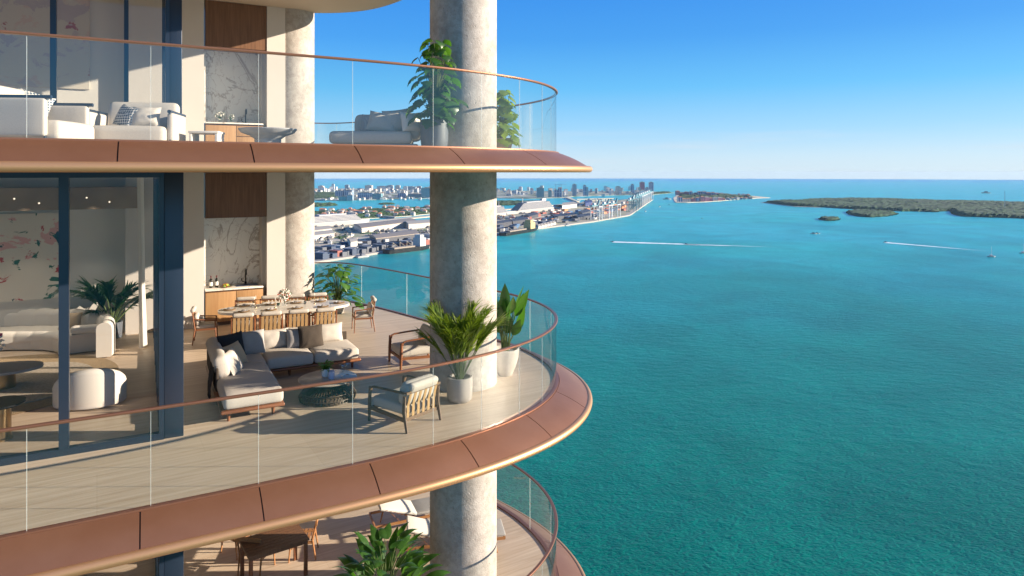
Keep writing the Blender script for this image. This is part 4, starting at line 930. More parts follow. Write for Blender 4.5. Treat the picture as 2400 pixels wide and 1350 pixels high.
wc = wchair(low(712, 1300), R(190), 'light wooden chair at the right end of the lower patio table')
copy_tree(wc, (*low(600, 1338), ZL), R(80), 'light wooden chair on the near left side of the lower patio table')
copy_tree(wc, (*low(560, 1290), ZL), R(-30), 'wooden chair half hidden under the copper edge left of the lower patio table')
def lounger(loc, rz, label):
    t = empty('sun_lounger', (*loc, ZL), rz, label, 'sun lounger', 'sun loungers on the lowest terrace')   # head at -x
    for s_ in (-1, 1):
        m = MB(); m.bar((-.98, s_*.3, .22), (.95, s_*.3, .26), .03, .045); m.build('side_rail', M['teak_light'], t)
        for x in (-.7, .75): m = MB(); m.tube([(x+(-.06 if x < 0 else .06), s_*.3, 0), (x, s_*.3, .24)], [.014,.02], 6); m.build('leg', M['teak_light'], t)
    m = MB(); m.bar((-.98,-.3,.22),(-.98,.3,.22),.03,.045); m.bar((.95,-.3,.26),(.95,.3,.26),.03,.045); m.build('cross_rail', M['teak_light'], t)
    m = MB(); m.rbox(-.15, .97, -.29, .29, .285, .345, r=.025, m=5, puff=.008); m.build('mattress', M['linen'], t)
    m = MB(); m.rbox(-.78, .0, -.29, .29, 0, .06, r=.025, m=5, puff=.008, M=TR(-.14, 0, .285, ry=R(17))); m.build('head_mattress', M['ivory'], t)
    m = MB()
    for k in range(8): m.bar((-.2-.085*k*.93,-.29,.275+.035*k*.93),(-.2-.085*k*.93,.29,.275+.035*k*.93),.05,.012)
    for s_ in (-1, 1): m.tube([(-.72,s_*.26,.49),(-.5,s_*.26,.25)], .006, 5)
    m.build('back_slats', M['teak'], t); return t
ll = lounger(low(985, 1212, .1), R(22), 'farther sun lounger with raised ivory head, left of the lowest column')
copy_tree(ll, (*low(1062, 1272, .1), ZL), R(10), 'nearer sun lounger partly hidden behind the lowest column')
# ---------------------------------------------------------------- the bay
def wp(px, py): return (150*(px-1200)/(py-404), 240000/(py-404))
wm = mat('water', (.01,.2,.2), rough=.3, spec=.28)
t = wm.node_tree; b = t.nodes['Principled BSDF']; b.inputs['IOR'].default_value = 1.33
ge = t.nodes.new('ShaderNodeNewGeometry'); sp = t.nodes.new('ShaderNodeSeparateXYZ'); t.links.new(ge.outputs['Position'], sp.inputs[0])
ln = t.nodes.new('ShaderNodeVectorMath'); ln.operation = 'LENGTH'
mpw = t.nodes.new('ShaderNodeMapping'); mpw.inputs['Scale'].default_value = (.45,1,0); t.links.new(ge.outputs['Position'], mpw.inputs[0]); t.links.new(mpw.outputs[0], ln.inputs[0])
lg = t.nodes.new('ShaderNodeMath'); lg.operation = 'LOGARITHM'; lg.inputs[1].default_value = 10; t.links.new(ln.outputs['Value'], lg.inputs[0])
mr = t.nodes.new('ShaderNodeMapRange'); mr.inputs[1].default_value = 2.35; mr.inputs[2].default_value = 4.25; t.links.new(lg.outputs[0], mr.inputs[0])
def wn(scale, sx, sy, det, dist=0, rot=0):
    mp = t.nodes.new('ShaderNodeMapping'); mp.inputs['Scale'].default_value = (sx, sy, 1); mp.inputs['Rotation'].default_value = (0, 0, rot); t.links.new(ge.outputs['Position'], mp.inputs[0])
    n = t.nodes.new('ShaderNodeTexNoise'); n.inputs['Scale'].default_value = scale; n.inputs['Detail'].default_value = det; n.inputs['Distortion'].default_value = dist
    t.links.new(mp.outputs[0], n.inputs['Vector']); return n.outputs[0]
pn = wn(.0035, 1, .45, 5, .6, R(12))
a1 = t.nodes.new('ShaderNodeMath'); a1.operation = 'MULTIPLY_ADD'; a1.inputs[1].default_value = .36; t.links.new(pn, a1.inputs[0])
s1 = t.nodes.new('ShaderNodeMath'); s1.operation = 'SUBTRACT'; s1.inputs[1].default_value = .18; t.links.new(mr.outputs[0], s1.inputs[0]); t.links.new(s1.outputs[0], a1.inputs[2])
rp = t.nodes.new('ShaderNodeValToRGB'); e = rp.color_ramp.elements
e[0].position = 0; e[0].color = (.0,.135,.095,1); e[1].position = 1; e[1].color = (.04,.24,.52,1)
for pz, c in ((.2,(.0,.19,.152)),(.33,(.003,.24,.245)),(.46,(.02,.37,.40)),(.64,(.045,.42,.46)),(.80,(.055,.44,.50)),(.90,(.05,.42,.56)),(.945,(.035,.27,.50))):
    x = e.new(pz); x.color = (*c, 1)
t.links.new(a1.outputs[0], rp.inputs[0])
pn2 = wn(.012, 1, 1, 4, .8)
mr2 = t.nodes.new('ShaderNodeMapRange'); mr2.inputs[1].default_value = .35; mr2.inputs[2].default_value = .7; mr2.inputs[3].default_value = .88; mr2.inputs[4].default_value = 1.2; t.links.new(pn2, mr2.inputs[0])
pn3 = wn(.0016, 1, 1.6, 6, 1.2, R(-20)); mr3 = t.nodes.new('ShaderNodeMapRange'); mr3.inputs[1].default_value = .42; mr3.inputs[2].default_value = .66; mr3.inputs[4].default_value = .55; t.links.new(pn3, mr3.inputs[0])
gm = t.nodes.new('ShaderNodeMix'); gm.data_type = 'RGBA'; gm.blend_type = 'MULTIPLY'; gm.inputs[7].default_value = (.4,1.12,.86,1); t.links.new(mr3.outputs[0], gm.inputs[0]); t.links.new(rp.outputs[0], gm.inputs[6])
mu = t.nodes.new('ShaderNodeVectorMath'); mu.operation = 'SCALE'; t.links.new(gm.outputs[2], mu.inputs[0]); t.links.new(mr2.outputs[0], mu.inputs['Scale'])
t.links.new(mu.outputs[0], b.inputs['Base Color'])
w1 = wn(.5, 1, 1.6, 5, .4, R(-25)); w2 = wn(.09, 1, 1.7, 3, .2, R(-15))
ad = t.nodes.new('ShaderNodeMath'); ad.operation = 'MULTIPLY_ADD'; ad.inputs[1].default_value = 1.6; t.links.new(w2, ad.inputs[0]); t.links.new(w1, ad.inputs[2])
bm = t.nodes.new('ShaderNodeBump'); bm.inputs['Strength'].default_value = 1; bm.inputs['Distance'].default_value = .72; t.links.new(ad.outputs[0], bm.inputs['Height']); t.links.new(bm.outputs[0], b.inputs['Normal'])
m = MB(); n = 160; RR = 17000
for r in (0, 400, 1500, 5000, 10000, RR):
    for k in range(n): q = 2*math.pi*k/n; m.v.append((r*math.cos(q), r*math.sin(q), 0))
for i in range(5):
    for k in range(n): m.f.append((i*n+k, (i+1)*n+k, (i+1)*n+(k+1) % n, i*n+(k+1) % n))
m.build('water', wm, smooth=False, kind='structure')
# materials for far things
G = dict(
 port=mat('port_ground', (.46,.39,.29), rough=.95, noise_=((.02,.02,.02), .08, 8, (.24,.27,.16))),
 sand=mat('sand', (.55,.48,.36), rough=1), quay=mat('quay', (.36,.33,.29), rough=1), town=mat('town_ground', (.40,.40,.36), rough=1, noise_=((.01,.01,.01), .1, 4, (.10,.15,.07))),
 green=mat('canopy', (.024,.075,.02), rough=1, noise_=((.03,.03,.03), .15, 4, (.028,.055,.022))),
 mang=mat('mangrove', (.022,.078,.026), rough=1, noise_=((.008,.02,.05), .12, 8, (.010,.045,.018))),
 w1=facade('far_white', (.66,.66,.64), (.22,.30,.38), 9, 4.2), w2=facade('far_cream', (.62,.56,.48), (.25,.27,.30), 10, 4.2), w3=facade('far_glass', (.42,.50,.54), (.05,.14,.22), 8, 5, frac=.65),
 blue=facade('far_blue', (.50,.56,.60), (.035,.13,.27), 11, 30, frac=.92), teal=facade('far_teal', (.22,.38,.40), (.05,.18,.22), 8, 6, frac=.7), red=facade('far_red', (.42,.16,.17), (.12,.10,.22), 9, 5, frac=.6),
 shed=mat('shed_roof', (.25,.21,.165), rough=.6), dark=mat('dark_roof', (.045,.05,.065), rough=.6), wroof=mat('white_roof', (.36,.33,.28), rough=.8), tile=mat('tile_roof', (.46,.20,.11), rough=.8),
 cw=mat('container_white', (.48,.47,.45)), cn=mat('container_navy', (.025,.05,.10)), cr=mat('container_red', (.27,.07,.05)), co=mat('container_orange', (.50,.20,.08)), cg=mat('container_grey', (.09,.10,.12)), cb=mat('container_blue', (.05,.13,.26)),
 crane=mat('crane_teal', (.08,.20,.24), rough=.5), cranew=mat('crane_white', (.58,.60,.60), rough=.5), hull=mat('ship_white', (.40,.39,.38), rough=.5), hullk=mat('ship_black', (.012,.012,.015), rough=.4), yel=mat('ship_tan', (.52,.38,.16)),
 bglass=mat('ship_windows', (.07,.085,.12), rough=.5), foam=mat('foam', (.72,.76,.76), rough=1), redp=mat('red_paint', (.45,.04,.05)), navyp=mat('navy_paint', (.02,.04,.14)),
)
def land(name, pts, mt, z=2.2, kind='structure', z0=-1):
    m = MB(); m.prism([wp(*p) for p in pts], z0, z); return m.build(name, mt, smooth=False, kind=kind)
land('port_ground', [(560,650),(738,618),(902,593),(1008,581),(1164,552),(1257,538),(1389,521),(1475,506),(1529,469),(1525,463),(1471,468),(1352,477),(1292,489),(1164,504),(1008,520),(738,533),(560,540)], G['port'], 3)
m = MB()
q = [(560,650),(738,618),(902,593),(1008,581),(1164,552),(1257,538),(1389,521),(1475,506),(1529,469)]
for a_, b_ in zip(q[:-1], q[1:]):
    p0, p1 = Vector(wp(*a_)), Vector(wp(*b_)); nrm = Vector((-(p1-p0).y, (p1-p0).x)).normalized(); 
    m.prism([tuple(p0-nrm*2), tuple(p1-nrm*2), tuple(p1+nrm*14), tuple(p0+nrm*14)], -1, 3.4)
m.build('quay', G['quay'], smooth=False, kind='structure')
land('beach_island', [(500,480),(600,474),(738,470),(800,470),(900,468),(1008,465),(1100,466),(1164,465),(1240,466),(1320,464),(1345,461),(1440,458),(1530,457),(1545,455.3),(1580,452.2),(1560,450.5),(1500,449),(1300,448.5),(1164,446.5),(1008,443.5),(738,442),(500,442)], G['town'])
land('sand_spit', [(858,523),(1008,509),(1164,495),(1300,482),(1420,472),(1420,471),(1300,480.6),(1164,492.5),(1008,506),(858,519.5)], G['sand'], 2)
land('causeway', [(1325,465),(1352,475),(1358,474.5),(1331,463.5)], G['sand'], 6)
land('road_bridge', [(880,509),(925,513.5),(926,512.3),(881,508)], G['quay'], 7)
land('road', [(738,574),(880,560),(1008,546),(1008,543),(880,556),(738,569)], G['sand'], 3.2, z0=3.0)
land('road', [(1164,528),(1300,508),(1400,494),(1400,492.5),(1300,505),(1164,523)], G['sand'], 3.2, z0=3.0)
for i, (x0, x1, y) in enumerate(((1365,1410,475),(1380,1432,471),(1352,1440,468))):
    land('marina_pier', [(x0,y),(x1,y-2.2),(x1,y-3),(x0,y-.9)], G['sand'], 3)
def inpoly(x, y, P):
    c = False; n = len(P)
    for i in range(n):
        x0, y0 = P[i]; x1, y1 = P[(i+1) % n]
        if (y0 > y) != (y1 > y) and x < (x1-x0)*(y-y0)/(y1-y0)+x0: c = not c
    return c
def canopy(name, pts, mt, h, cell, label, cat, thin=0.0, seed=0):
    random.seed(seed); P = [wp(*p) for p in pts]; xs = [p[0] for p in P]; ys = [p[1] for p in P]
    x0, x1, y0, y1 = min(xs), max(xs), min(ys), max(ys); nx = int((x1-x0)/cell)+1; ny = int((y1-y0)/cell)+1
    ins = {}
    for i in range(-1, nx+2):
        for j in range(-1, ny+2): ins[(i,j)] = inpoly(x0+i*cell, y0+j*cell, P) and random.random() >= thin
    m = MB(); idx = {}
    def V(i, j):
        if (i,j) not in idx:
            full = all(ins.get((i+a, j+b), False) for a in (-1,0) for b in (-1,0))
            z = h*(.66+.34*random.random()+.45*noise.noise(Vector((i*.09, j*.09, seed)))) if full else 1.0+h*.25*random.random()
            idx[(i,j)] = len(m.v); m.v.append((x0+(i-.5+random.uniform(-.35,.35))*cell, y0+(j-.5+random.uniform(-.35,.35))*cell, z))
        return idx[(i,j)]
    for i in range(-1, nx+1):
        for j in range(-1, ny+1):
            if ins.get((i,j)): m.f.append((V(i,j), V(i+1,j), V(i+1,j+1), V(i,j+1)))
    # low skirt so the wood meets the water
    bl = {}
    for f in list(m.f):
        for a, b in zip(f, f[1:]+f[:1]): bl[(a,b)] = 1
    for (a, b) in list(bl):
        if (b, a) not in bl:
            va, vb = m.v[a], m.v[b]; k = len(m.v); m.v += [(va[0], va[1], -.5), (vb[0], vb[1], -.5)]; m.f.append((b, a, k, k+1))
    o = m.build(name, mt, smooth=False); tag(o, label, cat, kind='stuff'); return o
canopy('mangrove_forest', [(1790,474.5),(1862,484),(1930,486),(1988,489.6),(2060,492),(2113,495.5),(2160,496),(2196,497.3),(2212,495),(2231,494.5),(2234,502),(2257,507.5),(2300,509),(2364,511),(2410,513),(2520,518),(2520,482),(2400,478.5),(2257,473.5),(2092,469),(1959,468),(1873,471.5),(1810,473.5)], G['mang'], 13, 13, 'long low dark green mangrove island stretching off to the right edge', 'forest', seed=3)
land('beach_sand', [(1782,475.6),(1800,476.8),(1850,483.4),(1862,484.8),(1930,486.8),(1860,482),(1800,474.4)], G['sand'], 1.2)
canopy('islet_trees', [(1984,497),(1990,503),(2010,507.5),(2040,509.5),(2075,507.5),(2100,503),(2102,501),(2080,496),(2030,494.5),(2000,494.5)], G['mang'], 9, 8, 'larger of two wooded islets in front of the mangrove shore', 'forest', seed=4)
canopy('islet_trees', [(1920,513),(1926,516.5),(1945,518),(1965,516),(1968,513.5),(1955,511),(1930,510.8)], G['mang'], 8, 7, 'smaller round wooded islet nearer than the other', 'forest', seed=5)
isl = [(560,520),(738,514),(780,513),(840,514),(900,511),(960,507),(1008,502),(1060,500),(1060,490),(1008,488.5),(950,487),(860,491),(790,495),(738,498),(560,500)]
land('island_ground', isl, G['sand'], 1.6)
canopy('island_trees', [(p[0], p[1]-.4 if p[1] > 500 else p[1]+.3) for p in isl], G['green'], 9, 9, 'green tree cover over the near residential island', 'trees', thin=.22, seed=6)
canopy('island_trees', [(884,478.5),(900,480),(924,479),(922,476.5),(900,476)], G['green'], 7, 9, 'tree-covered tiny island in the left channel', 'trees', seed=7)
canopy('island_trees', [(600,486),(738,485.5),(775,483),(792,481.5),(775,476.5),(738,478),(600,480)], G['green'], 9, 11, 'wooded end of an island left of the channel', 'trees', thin=.2, seed=8)
canopy('island_trees', [(1100,484),(1164,482.5),(1230,480),(1284,476.5),(1270,472),(1164,473),(1100,474)], G['green'], 9, 11, 'dark green island behind the white cruise ships', 'trees', thin=.08, seed=9)
canopy('park_trees', [(738,467),(785,466),(792,454),(738,449)], G['green'], 12, 22, 'park trees on the far shore at the left', 'trees', thin=.12, seed=10)
canopy('park_trees', [(1532,456),(1552,454.3),(1575,452.2),(1555,451),(1530,452)], G['green'], 10, 14, 'thin line of trees at the point of the beach strip', 'trees', thin=.2, seed=11)
for k, P in enumerate(([(822,551),(850,555),(890,551),(885,545),(845,545)], [(782,563),(800,566),(822,562),(815,557),(790,557)], [(880,566),(905,566),(925,556),(905,553)])):
    canopy('port_trees', P, G['green'], 7, 7, ('green clump of trees behind the grey terminal roof','small clump of trees at the left of the port yard','sparse trees beside the long port shed')[k], 'trees', thin=.25, seed=12+k)
canopy('port_trees', [(745,560),(790,556),(840,551),(838,548),(745,556)], G['green'], 6, 6, 'roadside trees at the left of the near port', 'trees', thin=.5, seed=60)
canopy('port_trees', [(905,571),(960,563),(1008,557),(1008,554),(905,566)], G['green'], 6, 6, 'roadside trees right of the mauve shed', 'trees', thin=.5, seed=61)
canopy('port_trees', [(745,586),(800,578),(800,575),(745,581)], G['green'], 6, 6, 'few trees between the white trailers and the dark piles', 'trees', thin=.5, seed=62)
canopy('port_trees', [(1170,520),(1230,512),(1230,509),(1170,515)], G['green'], 6, 6, 'street trees in the right port yard', 'trees', thin=.5, seed=63)
canopy('port_trees', [(738,548),(800,543),(850,538),(850,536),(738,545)], G['green'], 6, 6, 'thin row of trees in front of the leftmost cruise ship', 'trees', thin=.45, seed=80)
canopy('port_trees', [(930,552),(1008,543),(1008,540),(930,548)], G['green'], 6, 6, 'row of trees behind the near port sheds beside the column', 'trees', thin=.45, seed=81)
canopy('port_trees', [(1164,506),(1230,499),(1290,492),(1290,490),(1164,503)], G['green'], 6, 6, 'row of trees along the berth of the largest cruise ship', 'trees', thin=.45, seed=82)
canopy('port_trees', [(738,601),(800,592),(860,584),(860,582),(738,598)], G['green'], 6, 6, 'low green strip behind the quay containers', 'trees', thin=.45, seed=83)
fi = [(1578,465),(1581,472),(1584,475.5),(1610,475.5),(1650,474),(1683,471.8),(1730,468),(1772,465.2),(1806,463.8),(1770,460),(1719,456.5),(1640,454.5),(1590,454.5)]
land('island_ground', fi, G['sand'], 2)
canopy('island_trees', [(1590,470),(1650,470),(1720,466.5),(1770,463.5),(1715,458),(1640,456),(1592,457)], G['green'], 12, 16, 'trees in the middle of the round residential island', 'trees', thin=.15, seed=20)
# buildings
def bld(px0, px1, yb, yt, mt, label, cat='building', name='building', depth=None, group=None, crown=True, rz=0, roofm=None):
    x0, d = wp(px0, yb); x1 = (px1-1200)/F*d; hgt = 150-(yt-404)*d/F; wd = (x1-x0); dp = depth or max(14, min(wd, 60))
    t = empty(name, ((x0+x1)/2, d+dp/2, 1.5), rz, label, cat, group)
    m = MB(); m.box(-wd/2, wd/2, -dp/2, dp/2, 0, hgt-1.5); m.build('walls', mt, t, smooth=False)
    m = MB(); m.box(-wd/2*1.03, wd/2*1.03, -dp/2*1.03, dp/2*1.03, hgt-1.5, hgt-.3)
    if crown: m.box(-wd*.22, wd*.26, -dp*.2, dp*.3, hgt-.3, hgt+max(3, hgt*.06))
    m.build('roof', roofm or G['wroof'], t, smooth=False)
    return t
TW = [(1258,1275,464,441,'teal','teal glass tower at the left of the far tower row'), (1285,1293,463,447,'teal','short dark teal block right of the teal tower'), (1299,1309,463,446,'blue','wide blue block under construction, left half'),
 (1308,1317,463,442,'blue','taller unfinished blue tower carrying two cranes'), (1341.5,1351.5,460,433,'w3','tall pale rounded tower beyond the marina'), (1367,1374,460,435,'blue','tall blue tower right of the pale one beyond the marina'), (1373,1379,460,440,'w3','lower pale tower attached to the blue one'),
 (1444,1455,457,438,'w2','cream tower in the middle of the far beach row'), (1455,1459,457,443,'w2','narrow block against the cream tower'), (1479,1486.5,457,433,'blue','slim blue tower left of the dark cluster'), (1496,1502,455,440,'teal','low teal block in front of the reddish tower'),
 (1500.5,1511,453,427.5,'red','tallest reddish brown tower near the point'), (1513,1521,455,440,'w3','pale block between the reddish and the blue towers'), (1522,1532,453,428,'blue','tall blue tower at the very end of the beach row'),
 (785,803,461,447,'blue','left one of the striped blue and white twin towers'), (805,825,461,446,'blue','right one of the striped blue and white twin towers'), (793,812,471,461,'teal','low teal block in front of the twin towers'), (813,826,471,458,'w3','pale glass block right of the low teal one'),
 (838,872,468,452,'blue','broad blue waterfront block with white stripes'), (873,893,468,454,'teal','teal block beside the broad blue one'), (987,1012,465,441,'teal','big dark teal slab at the edge of the round column'), (933,950,464,453,'blue','small blue waterfront block'), (955,988,464,455,'teal','long low teal waterfront block'),
 (777,783,444,432,'w1','slim white tower rising above the beach skyline'), (808,817,445,434,'w3','grey tower of the far beach skyline left part'), (855,871,446,435,'w2','wide stepped cream tower of the beach skyline'), (883,904,445,437,'w1','long white block of the beach skyline'), (906,921,445,435,'w3','grey-blue tower pair of the beach skyline'), (926,937,446,435,'w2','brownish tower of the beach skyline'),
 (945,974,446,438,'w3','long grey block of the beach skyline'), (974,987,445,437,'w3','dark block next to the long grey one'), (745,757,444,436,'w1','leftmost white block of the beach skyline')]
for (a, b, yb, yt, mt, lb) in TW: bld(a, b, yb, yt, G[mt], lb, 'tower', 'apartment_tower')
for x in (1303, 1316):
    p = wp(x, 463); m = MB(); m.tube([(0,0,0),(0,0,150-(431-404)*p[1]/F)], 1.6, 4); z = 150-(433-404)*p[1]/F; m.bar((-14,0,z),(36,0,z),2,2)
    m.build('tower_crane', G['cranew'], loc=(p[0], p[1]+20, 0), label=('left' if x == 1303 else 'right')+' thin tower crane over the unfinished blue tower', cat='crane', group='tower cranes')
random.seed(101)
def small(px, yb, wpx, hm, mt, roof, lb, gr, name='building', dp=30, flat=True):
    x, d = wp(px, yb); wd = wpx*d/F; m = MB()
    t = empty(name, (x, d, 1.5), random.uniform(-.25,.25), lb, 'house' if 'house' in name else 'shed' if 'shed' in name else 'building', gr)
    m.box(-wd/2, wd/2, -dp/2, dp/2, 0, hm); m.build('walls', mt, t, smooth=False)
    m = MB()
    if flat: m.box(-wd/2-.5, wd/2+.5, -dp/2-.5, dp/2+.5, hm, hm+1.2); m.box(-wd*.15, wd*.2, -dp*.2, dp*.2, hm+1.2, hm+3.5)
    else: m.add([(-wd/2-1,-dp/2-1,hm),(wd/2+1,-dp/2-1,hm),(wd/2+1,dp/2+1,hm),(-wd/2-1,dp/2+1,hm),(-wd*.25,0,hm+4),(wd*.25,0,hm+4)], [(0,1,5,4),(1,2,5),(2,3,4,5),(3,0,4)])
    m.build('roof', roof, t, smooth=False)
for k in range(170):
    px = random.uniform(738, 1010) if k % 9 < 4 else random.uniform(1162, 1528)
    yb = random.uniform(445.5, 463 if px > 800 else 452); yb = min(yb, 457 if px > 1440 else 463)
    small(px, yb, random.uniform(3.5,9), random.choice((8,12,16,22,30))*random.uniform(.7,1.3), G[random.choice(('w1','w1','w1','w2','w3'))], G[random.choice(('wroof','wroof','cw','tile'))], 'small pale building in the dense far beach strip', 'small pale buildings of the far beach strip')
for k in range(42):
    small(random.uniform(742,1008), random.uniform(466,471) if k % 3 else random.uniform(446,452), random.uniform(4,9), random.uniform(5,11), G['w1'], G['wroof'], 'low white building near the far waterfront', 'low white far waterfront buildings')
for k in range(62):
    while True:
        px, py = random.uniform(738,1008), random.uniform(489,513)
        if inpoly(px, py, isl): break
    small(px, py, random.uniform(6,13), random.uniform(8,11.5), G[random.choice(('w1','w2','cw'))], G[random.choice(('tile','wroof','wroof','tile'))], 'villa among the trees of the near residential island', 'villas on the residential island', 'house', 16, False)
for k in range(34):
    t_ = k/34; e = k % 2
    px = 1588+t_*175; py = (474.5-7.5*max(0, t_-.3)/.7-1.0) if e else 457.5+3*t_
    small(px, py, random.uniform(7,12)*(1 if t_ < .6 else .6), random.uniform(14,26)*(1 if t_ < .6 else .5), G[random.choice(('red','w2','red','blue'))], G[random.choice(('tile','tile','wroof'))], 'red roofed apartment block on the round residential island', 'red roofed blocks on the round island', 'apartment_block', 30, False)
m = MB(); p = wp(2355, 490); m.tube([(0,0,0),(0,0,150-(447-404)*p[1]/F)], .9, 4); m.build('radio_mast', G['cranew'], loc=(p[0], p[1], 0), label='thin radio mast standing on the mangrove island at the right', cat='mast')
# port: sheds
def quad(name, pts, h, mt, roofm, label, cat='warehouse', group=None):
    P = [wp(*p) for p in pts]; c = (sum(p[0] for p in P)/4, sum(p[1] for p in P)/4); t = empty(name, (*c, 3), 0, label, cat, group)
    Q = [(p[0]-c[0], p[1]-c[1]) for p in P]
    m = MB(); m.prism(Q, 0, h); m.build('walls', mt, t, smooth=False)
    m = MB(); m.prism([(q[0]*1.02, q[1]*1.02) for q in Q], h, h+1.5)
    r0 = ((Q[0][0]+Q[3][0])/2, (Q[0][1]+Q[3][1])/2); r1 = ((Q[1][0]+Q[2][0])/2, (Q[1][1]+Q[2][1])/2)
    m.add([(*Q[0],h+1.5),(*Q[1],h+1.5),(*Q[2],h+1.5),(*Q[3],h+1.5),(r0[0],r0[1],h+4),(r1[0],r1[1],h+4)], [(0,1,5,4),(1,2,5),(2,3,4,5),(3,0,4)])
    m.build('roof', roofm, t, smooth=False); return t
quad('warehouse', [(848,550),(978,531),(960,525),(830,540)], 12, G['w2'], G['shed'], 'long grey roofed terminal beside the cruise ship')
quad('warehouse', [(958,540),(1030,534),(1015,527),(946,532)], 12, G['w2'], G['wroof'], 'pale terminal hall right of the long grey one')
quad('warehouse', [(882,575),(982,562),(972,552),(866,566)], 10, G['dark'], G['shed'], 'long mauve grey shed in the middle of the near port yard')
quad('warehouse', [(724,554),(778,547),(772,540),(720,545)], 8, G['w2'], G['wroof'], 'pale long building at the left of the port')
quad('warehouse', [(724,566),(784,559),(776,551),(722,557)], 8, G['w2'], G['wroof'], 'second pale long building nearer than the first at the left of the port')
quad('warehouse', [(822,588),(838,584),(832,576),(814,579)], 12, G['cw'], G['wroof'], 'white cube-shaped shed among the containers')
quad('warehouse', [(1318,492),(1352,488),(1345,482),(1318,485)], 14, G['w1'], G['wroof'], 'white hall with striped side beyond the container yard')
quad('warehouse', [(1372,486),(1388,482),(1382,478),(1369,481)], 14, G['navyp'], G['navyp'], 'blue roofed hall beyond the container yard')
for (a, b, y, lb) in ((1300,1352,518,'dark flat warehouse, longest in the right part of the port'), (1355,1388,520,'dark warehouse beside the quay cranes'), (1240,1262,517,'small dark warehouse at the left of the right port'), (1202,1240,530,'dark roofed shed behind the black ship'), (1164,1200,536,'dark shed next to the round column'), (1365,1385,509,'dark shed in the container yard')):
    quad('warehouse', [(a,y),(b,y-6),(b-9,y-11),(a-9,y-5)], 9, G['dark'], G['dark'], lb)
for i in range(6): quad('warehouse', [(1262+i*7,539-i*1.8),(1268+i*7,537.3-i*1.8),(1264+i*7,533-i*1.8),(1258+i*7,534.6-i*1.8)], 5, G['cw'], G['wroof'], 'white tent-roofed shed in the row beside the black ship', group='white sheds beside the black ship')
# containers
random.seed(202); cont_me = {}
def container(px, py, levels, mt, ang, lb, gr, L=24, Wd=10):
    key = (mt, levels, L)
    if key not in cont_me:
        m = MB()
        for l in range(levels): m.box(-L/2, L/2, -Wd/2, Wd/2, l*2.7, l*2.7+2.6)
        for x in (-L/2, L/2-.3): m.box(x-.06, x+.36, -Wd/2-.06, Wd/2+.06, 0, levels*2.7)
        cont_me[key] = m.build('container_stack', G[mt]); o = cont_me[key]
    else: o = cont_me[key].copy(); COL.objects.link(o)
    p = wp(px, py); o.location = (p[0], p[1], 3); o.rotation_euler = (0, 0, ang+random.uniform(-.02,.02)); tag(o, lb, 'shipping containers', gr); return o
def edge_y(px): 
    Q = [(560,650),(738,618),(902,593),(1008,581),(1164,552),(1257,538),(1389,521),(1475,506),(1529,469)]
    for a, b in zip(Q[:-1], Q[1:]):
        if a[0] <= px <= b[0]: return a[1]+(b[1]-a[1])*(px-a[0])/(b[0]-a[0])
AX = R(56)
for k in range(22):
    px = 752+k*11.5; container(px, edge_y(px)-4.5-(k % 2)*1.2, 3 if k % 3 else 4, ('cn','cg','cn','cr','cg','cr','cn')[(k//3*3+k//4) % 7], AX, 'tall dark container stack in the row along the near quay', 'container stacks along the near quay', 10.5, 22)
for k in range(24):
    px = 742+k*11; container(px, edge_y(px)-13-(k % 3), 2, ('cw','cw','cg','cw')[k % 4] if px < 850 else ('cn','cg','cn','cw')[k % 4], AX, 'flat white-topped trailers parked behind the quay containers' if px < 850 and k % 4 != 2 else 'low dark container pile behind the near quay', 'trailers and piles behind the near quay', 9.5, 26)
for k in range(26):
    px = 738+k*10.5; container(px, edge_y(px)-22-(k*7 % 5), 2+(k % 2), ('cn','cg','cw','cn')[(k+k//5) % 4] if px > 760 else 'cg', AX, 'dark container pile in the third row of the near port yard', 'third row container piles', 10, 30)
for k in range(14): px = 745+k*6; container(px, edge_y(px)-17, 1, 'cw', AX, 'flat white trailer row left of the white cube shed', 'white trailers', 5, 22)
for k in range(70):
    px = random.uniform(1166,1400); py = edge_y(px)-random.uniform(4,15); container(px, py, random.choice((1,2,3)), random.choice(('cn','cg','cg','cn','cw','cb')), AX+.08, 'dark container stack near the quay of the right port', 'dark container stacks of the right port', 20, 12)
for k in range(100):
    px = random.uniform(1215,1500); ey = edge_y(px); lo_ = 489 if px < 1292 else (480 if px < 1400 else 474); lo_ = max(lo_, ey-36) if px > 1475 else lo_
    py = random.uniform(lo_+2, ey-12) if ey-12 > lo_+2 else ey-5
    container(px, py, random.choice((1,2,3)), random.choice(('cr','co','cw','cr','cb','cw','co')), AX+.1, 'red and orange container stack in the bright yard at the tip', 'bright container stacks at the port tip', 30, 12)
# quay cranes
def qcrane(px, py, top, lb, mt='crane', boom=True):
    p = wp(px, py); H = 150-(top-404)*p[1]/F; t = empty('harbour_crane', (*p, 3), R(-30), lb, 'crane', 'harbour cranes'); m = MB()
    b_ = 14
    for x in (-b_, b_):
        for y in (-12, 12): m.bar((x,y,0),(x,y,45),1.8,1.8)
    for y in (-12, 12): m.bar((-b_,y,28),(b_,y,28),1.8,1.8); m.bar((-b_,y,0),(b_,y,28),1.2,1.2)
    for x in (-b_, b_): m.bar((x,-12,42),(x,12,42),2,2)
    m.build('gantry', G['cranew'] if mt == 'w' else G['crane'], t, smooth=False)
    m = MB(); m.bar((-3,-32,45),(-3,14,45),4,4)
    if boom: m.bar((-1.8,14,45),(-1.8,26,max(60,H)),4.5,5); m.bar((-3,0,45),(-3,4,62),2,2)
    else: m.bar((-3,14,45),(-3,55,45),4,4)
    m.build('boom', G['crane'], t, smooth=False); m = MB(); m.box(-6,2,-20,-10,47,53); m.build('cabin', G['cranew'], t, smooth=False)
